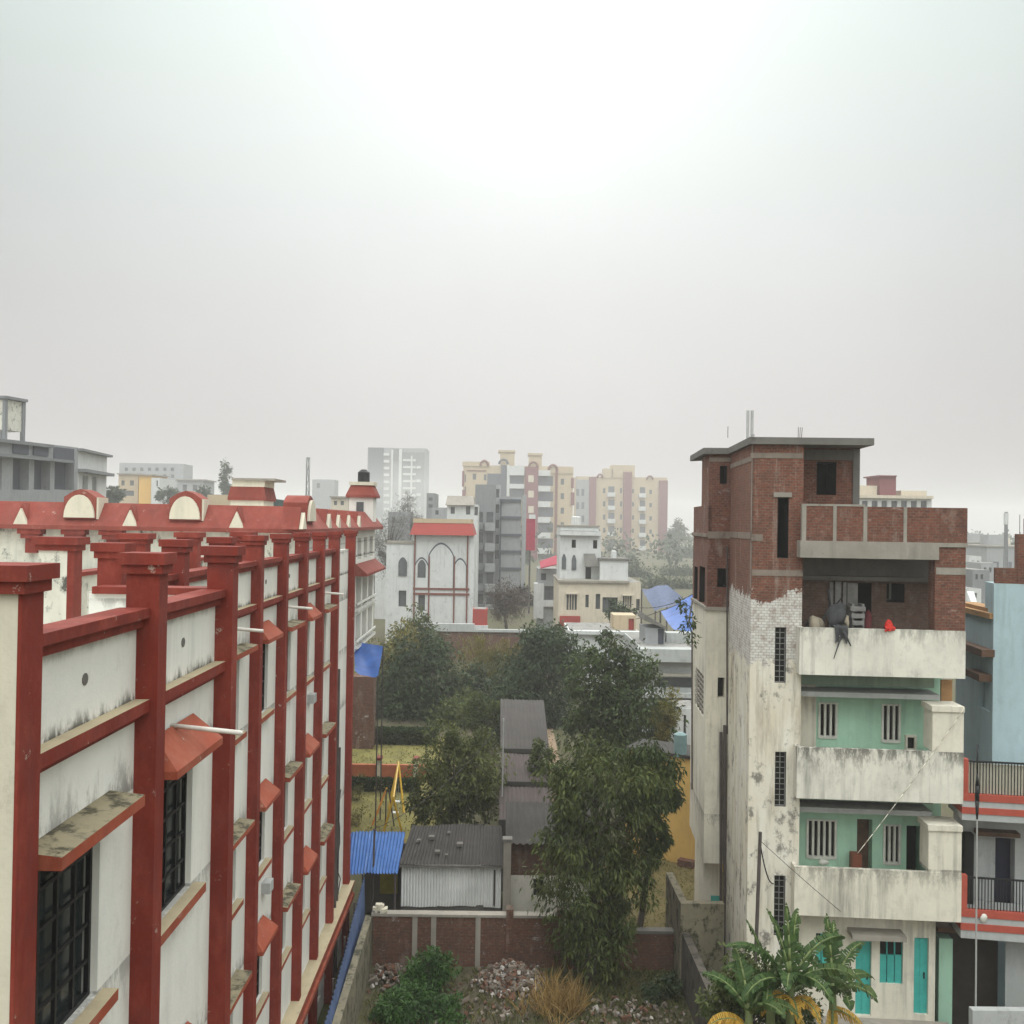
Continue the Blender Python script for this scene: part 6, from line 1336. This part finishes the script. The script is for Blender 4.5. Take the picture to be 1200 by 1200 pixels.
# hazy left skyline
for px, yt, x1, Z, mat, wn, lab, cap in ((139, 556, 162, 130, 'bcream', [(142, 563, 146, 569), (152, 563, 157, 569), (142, 575, 157, 581)], 'hazy cream house left of the orange wall', 1), (163, 557, 178, 128, 'byellow', [], 'hazy house with plain orange yellow wall', 1), (140, 543, 215, 330, 'bgreyl', [(146+9*i, 548+8*j, 150+9*i, 552+8*j) for i in range(7) for j in range(3)], 'long grey block fading behind the cream house', 0), (208, 563, 238, 150, 'bgreyl', [(214, 568, 219, 575), (226, 568, 231, 575)], 'hazy grey flat roofed house behind the red arched dormer', 1), (178, 560, 187, 127, 'bwhite', [(183, 563, 185, 570)], 'narrow white building edge right of the orange wall', 0), (243, 580, 275, 90, 'bcream', [], 'low pale pink house behind the rear school roof', 0), (366, 562, 392, 420, 'bgreyl', [(371, 566, 375, 572)], 'far grey tower half hidden by haze behind the school roof', 0), (388, 583, 408, 160, 'bbeige', [(391, 587, 395, 592), (399, 587, 403, 592)], 'hazy beige house left of the red capped stair tower', 1), (500, 578, 510, 190, 'bgrey', [(502, 583, 507, 587), (502, 591, 507, 595)], 'small grey house below the hazy high tower', 0), (455, 600, 478, 170, 'bgrey', [(459, 606, 463, 612)], 'dull grey house behind the bare grey tree', 0), (506, 595, 526, 150, 'bgreyl', [(510, 598, 514, 603)], 'pale low house peeking over the red roof band', 0), (440, 640, 455, 118, 'bwhite', [(443, 646, 449, 652)], 'white house wall seen through the bare grey tree', 0)):
    Z = Z*1.7 if 100 < Z < 200 and px < 250 else Z
    r = house('town_house', lab, 'building', FZ(px-5, Z, x1+5), px, yt, x1, 10, M[mat], wn, group='hazy town buildings')
    if cap: px_boxes(r, FZ(px-5, Z, x1+5), 'roof_edge', M['conc'], [(px-2, yt-1.5, x1+2, yt)], -10, .5)
    if px == 163: px_boxes(r, FZ(px-5, Z, x1+5), 'side_column', M['bwhite'], [(177, 560, 180, 590)], -1, .6)
# right: block behind the brick parapet
F = FZ(1000, 120, 1100)
r = house('apartment_block', 'hazy white block with square mauve stair head behind the brick terrace', 'building', F, 1006, 584, 1092, 9, M['bwhite'], [(1010+11.5*i, 587, 1017+11.5*i, 600) for i in range(7)])
px_boxes(r, F, 'stair_head', M['bmauve'], [(1031, 558, 1050, 584)], -5, -.5); px_boxes(r, F, 'roof_edge', M['bbeige'], [(1004, 580.5, 1094, 584)], -9, .6); px_boxes(r, F, 'upper_room', M['bbeige'], [(1006, 569, 1028, 581), (1056, 575, 1086, 581)], -6, -1)
MB().pbox(F, 1029, 557, 1051, 558.5, -5.3, -.3).build('slab', M['bmauve'], r)
for px, yt, x1, Z, mat, lab in ((1136, 652, 1150, 160, 'bwhite', 'pale hazy house at the right between the brick pier and blue house'), (1150, 660, 1168, 140, 'bgreyl', 'grey hazy house next to the pale one at the right'), (1133, 690, 1150, 95, 'bwhite', 'white low roof above the orange board of the blue house'), (1140, 668, 1160, 120, 'bgrey', 'dark hazy shed behind the white low roof')):
    house('town_house', lab, 'building', FZ(px-5, Z, x1+5), px, yt, x1, 8, M[mat], [(px+3, yt+5, px+6, yt+11), (px+9, yt+5, px+12, yt+11)], group='hazy town buildings')
a, b = aty(1133, 694, 60), aty(1141, 714, 57); mb = MB(); mb.hexa([a, a+Vector((.45, 0, 0)), b+Vector((.3, 0, 0)), b, a+Vector((0, 0, .06)), a+Vector((.45, 0, .06)), b+Vector((.3, 0, .06)), b+Vector((0, 0, .06))]); tag(mb.build('solar_panel', M['bwhite']), 'narrow white tilted panel right of the brick pier', 'panel')
# towers of the skyline: phone masts
def mast(px, yt, yb, Z, label, w_=.9):
    b = aty(px, yb, Z); t_ = aty(px, yt, Z); r = root('phone_mast', label, 'mast', (b.x, Z, 0)); mb = MB()
    for sx in (-1, 1):
        for sy in (-1, 1): mb.tube((b.x+sx*w_, Z+sy*w_, 0), (t_.x+sx*w_*.35, Z+sy*w_*.35, t_.z), .09, n=5)
    n_ = 9
    for i in range(n_):
        f0, f1 = i/n_, (i+1)/n_; wa, wb = w_*(1-.65*f0), w_*(1-.65*f1); mb.tube((b.x-wa, Z-wa, t_.z*f0), (b.x+wb, Z-wb, t_.z*f1), .06, n=4); mb.tube((b.x+wa, Z-wa, t_.z*f0), (b.x-wb, Z-wb, t_.z*f1), .06, n=4)
    mb.build('lattice', M['bgrey'], r)
    for k in (-1, 1): MB().box((t_.x+k*w_*.5-.15, Z-.2, t_.z-2), (t_.x+k*w_*.5+.15, Z+.2, t_.z-.2)).build('antenna', M['bwhite'], r)
mast(361, 536, 600, 170, 'slim phone mast behind the corner of the rear school roof', .5); mast(1179, 600, 660, 150, 'thin mast beside the brick pillar of the blue house', .3)
# trees of the town
def town_tree(name, label, Z, base_px, lobes, mat='leaf_far', K=26, per=70, size=.6, seed=1, group='trees of the town', **kw):
    if Z > 100: Z *= 1.35; size *= 1.3
    px_tree(name, label, 'tree', Z, base_px, lobes, K, per, size, mat, group, trunk=kw.pop('trunk', .3), seed=seed, **kw)
town_tree('poplar_tree', 'slim dark columnar tree behind the rooftop room', 150, 264, [(264, 560, 5, 20), (266, 572, 7, 12)], K=24, size=.5, seed=40)
town_tree('town_tree', 'dark hazy tree mass under the second cream tower', 165, 735, [(735, 672, 22, 18), (720, 680, 16, 14), (750, 684, 20, 14)], K=50, seed=41)
town_tree('town_tree', 'dark hazy tree right of the cream tower base', 170, 785, [(790, 682, 18, 18), (803, 684, 16, 18)], K=40, seed=42)
town_tree('town_tree', 'dark hazy tree in front of the blue sheet roofs', 135, 765, [(768, 690, 26, 14), (795, 690, 16, 14)], K=36, seed=43)
town_tree('town_tree', 'tall pale tree on the skyline beside the brick wing', 300, 793, [(796, 622, 9, 14), (786, 630, 7, 12)], K=26, size=1., seed=44)
town_tree('town_tree', 'far bushy tree right of the brick wing on the skyline', 260, 812, [(812, 655, 14, 20)], K=22, size=1., seed=45)
town_tree('town_tree', 'hazy tree at the right skyline above the white low roof', 170, 1145, [(1143, 672, 10, 12), (1158, 678, 10, 12), (1150, 695, 14, 14)], K=34, seed=46)
town_tree('town_tree', 'hazy tree standing behind the white boundary of the blue house', 230, 1160, [(1162, 655, 12, 10), (1140, 652, 10, 8)], K=24, size=.9, seed=47)
town_tree('town_tree', 'dusky tree filling the gap left of the arched house', 116, 445, [(444, 690, 12, 26), (446, 720, 12, 26)], K=40, seed=48)
town_tree('town_tree', 'dusky tree at the foot of the grey flats', 104, 570, [(572, 700, 14, 18), (612, 705, 14, 22), (630, 735, 14, 16)], K=40, seed=49, mat='leaf_brown')
town_tree('town_tree', 'hazy tree left behind the grey glazed building', 110, 130, [(132, 578, 9, 8), (122, 582, 9, 7)], K=20, seed=50)
town_tree('town_tree', 'hazy tree between the orange wall and the arched dormer', 140, 195, [(196, 580, 12, 7), (240, 578, 8, 10)], K=20, seed=51)
town_tree('bare_tree', 'thin bare tree right of the hazy high tower', 130, 478, [(476, 600, 12, 22), (488, 615, 9, 16)], K=34, seed=52, mat='leaf_grey', per=50, droop=-.3, aspect=.1, lo=.1)
town_tree('town_tree', 'round dark crown among the beige house balconies', 82, 722, [(722, 712, 12, 14), (734, 718, 12, 8), (716, 735, 10, 10)], K=30, size=.35, seed=53, trunk=.12)
o = []
g = np.random.default_rng(77); K_ = 420; cx = g.uniform(-330, 330, K_); cy = g.uniform(230, 620, K_)
cen = np.stack([cx, cy, g.uniform(1.5, 6.5, K_)], 1); rd = g.uniform(3., 6.5, K_)
o = leafmesh('far_wood', *leafset(cen, rd, 70, 1.9, .2, .6), M['leaf_far'], None, (0, 400, 0)); tag(o, 'far tree belt dissolving in the haze along the horizon', 'wood', kind='stuff')
# filler roofs far off so that the town goes on behind the gaps
gg = random.Random(5); n_ = 0; proto = []
for k, (w_, d_, h_, mt) in enumerate(((9, 9, 9, 'bgreyl'), (12, 9, 7.5, 'bbeige'), (8, 10, 11, 'bwhite'))):
    mb = MB().box((-w_/2, -d_/2, 0), (w_/2, d_/2, h_)); o = bpy.data.objects.new('town_house', None)
    r = root('town_house', 'low hazy house far off in the town behind the trees', 'building', (0, 0, 0), 'far low town houses'); mb.build('wall', M[mt], r); MB().box((-w_/2-.3, -d_/2-.3, h_+.003), (w_/2+.3, d_/2+.3, h_+.3)).build('roof', M['conc'], r)
    MB().box((-w_/4, -1.2, h_+.303), (w_/4-1, 2, h_+2.4)).build('stair_room', M[mt], r)
    for j in (-1, 0, 1):
        for z in (1.2, 4.6): MB().box((j*w_/3.4-.6, -d_/2-.05, z), (j*w_/3.4+.6, -d_/2+.2, z+1.5)).build('window', M['bslate'], r)
    proto.append(r)
spots = [(x+gg.uniform(-4, 4), y+gg.uniform(-6, 6)) for y in (185, 240, 310) for x in range(-150, 190, 21) if not (-20 < x < 50 and y < 240)]
used = [False]*3
def clear_of(x, y):
    px = 590+1100*x/y
    return not (425 < px < 800) and not (abs(x+40) < 14 and y < 160)
for i, (x, y) in enumerate(spots):
    if not clear_of(x, y): continue
    k = i % 3; p = proto[k]
    if not used[k]: used[k] = True; o = p
    else:
        o = p.copy(); COL.objects.link(o)
        for ch in p.children: c = ch.copy(); COL.objects.link(c); c.parent = o
    o.location = (x, y, 0); o.rotation_euler = (0, 0, gg.uniform(-.25, .25))

# slack service wires over the middle distance
wire('wire', aty(560, 742, 82), aty(800, 706, 80), 1.2, .03, 'iron', 'slack service wire crossing before the beige house')
wire('wire', aty(750, 712, 70), aty(822, 690, 60), .4, .025, 'iron', 'short dark wire above the blue tarpaulin')
wire('wire', aty(437, 972, 27.7), aty(589, 845, 34), .5, .01, 'iron', 'thin wire from the fence corner post to the long shed pole')
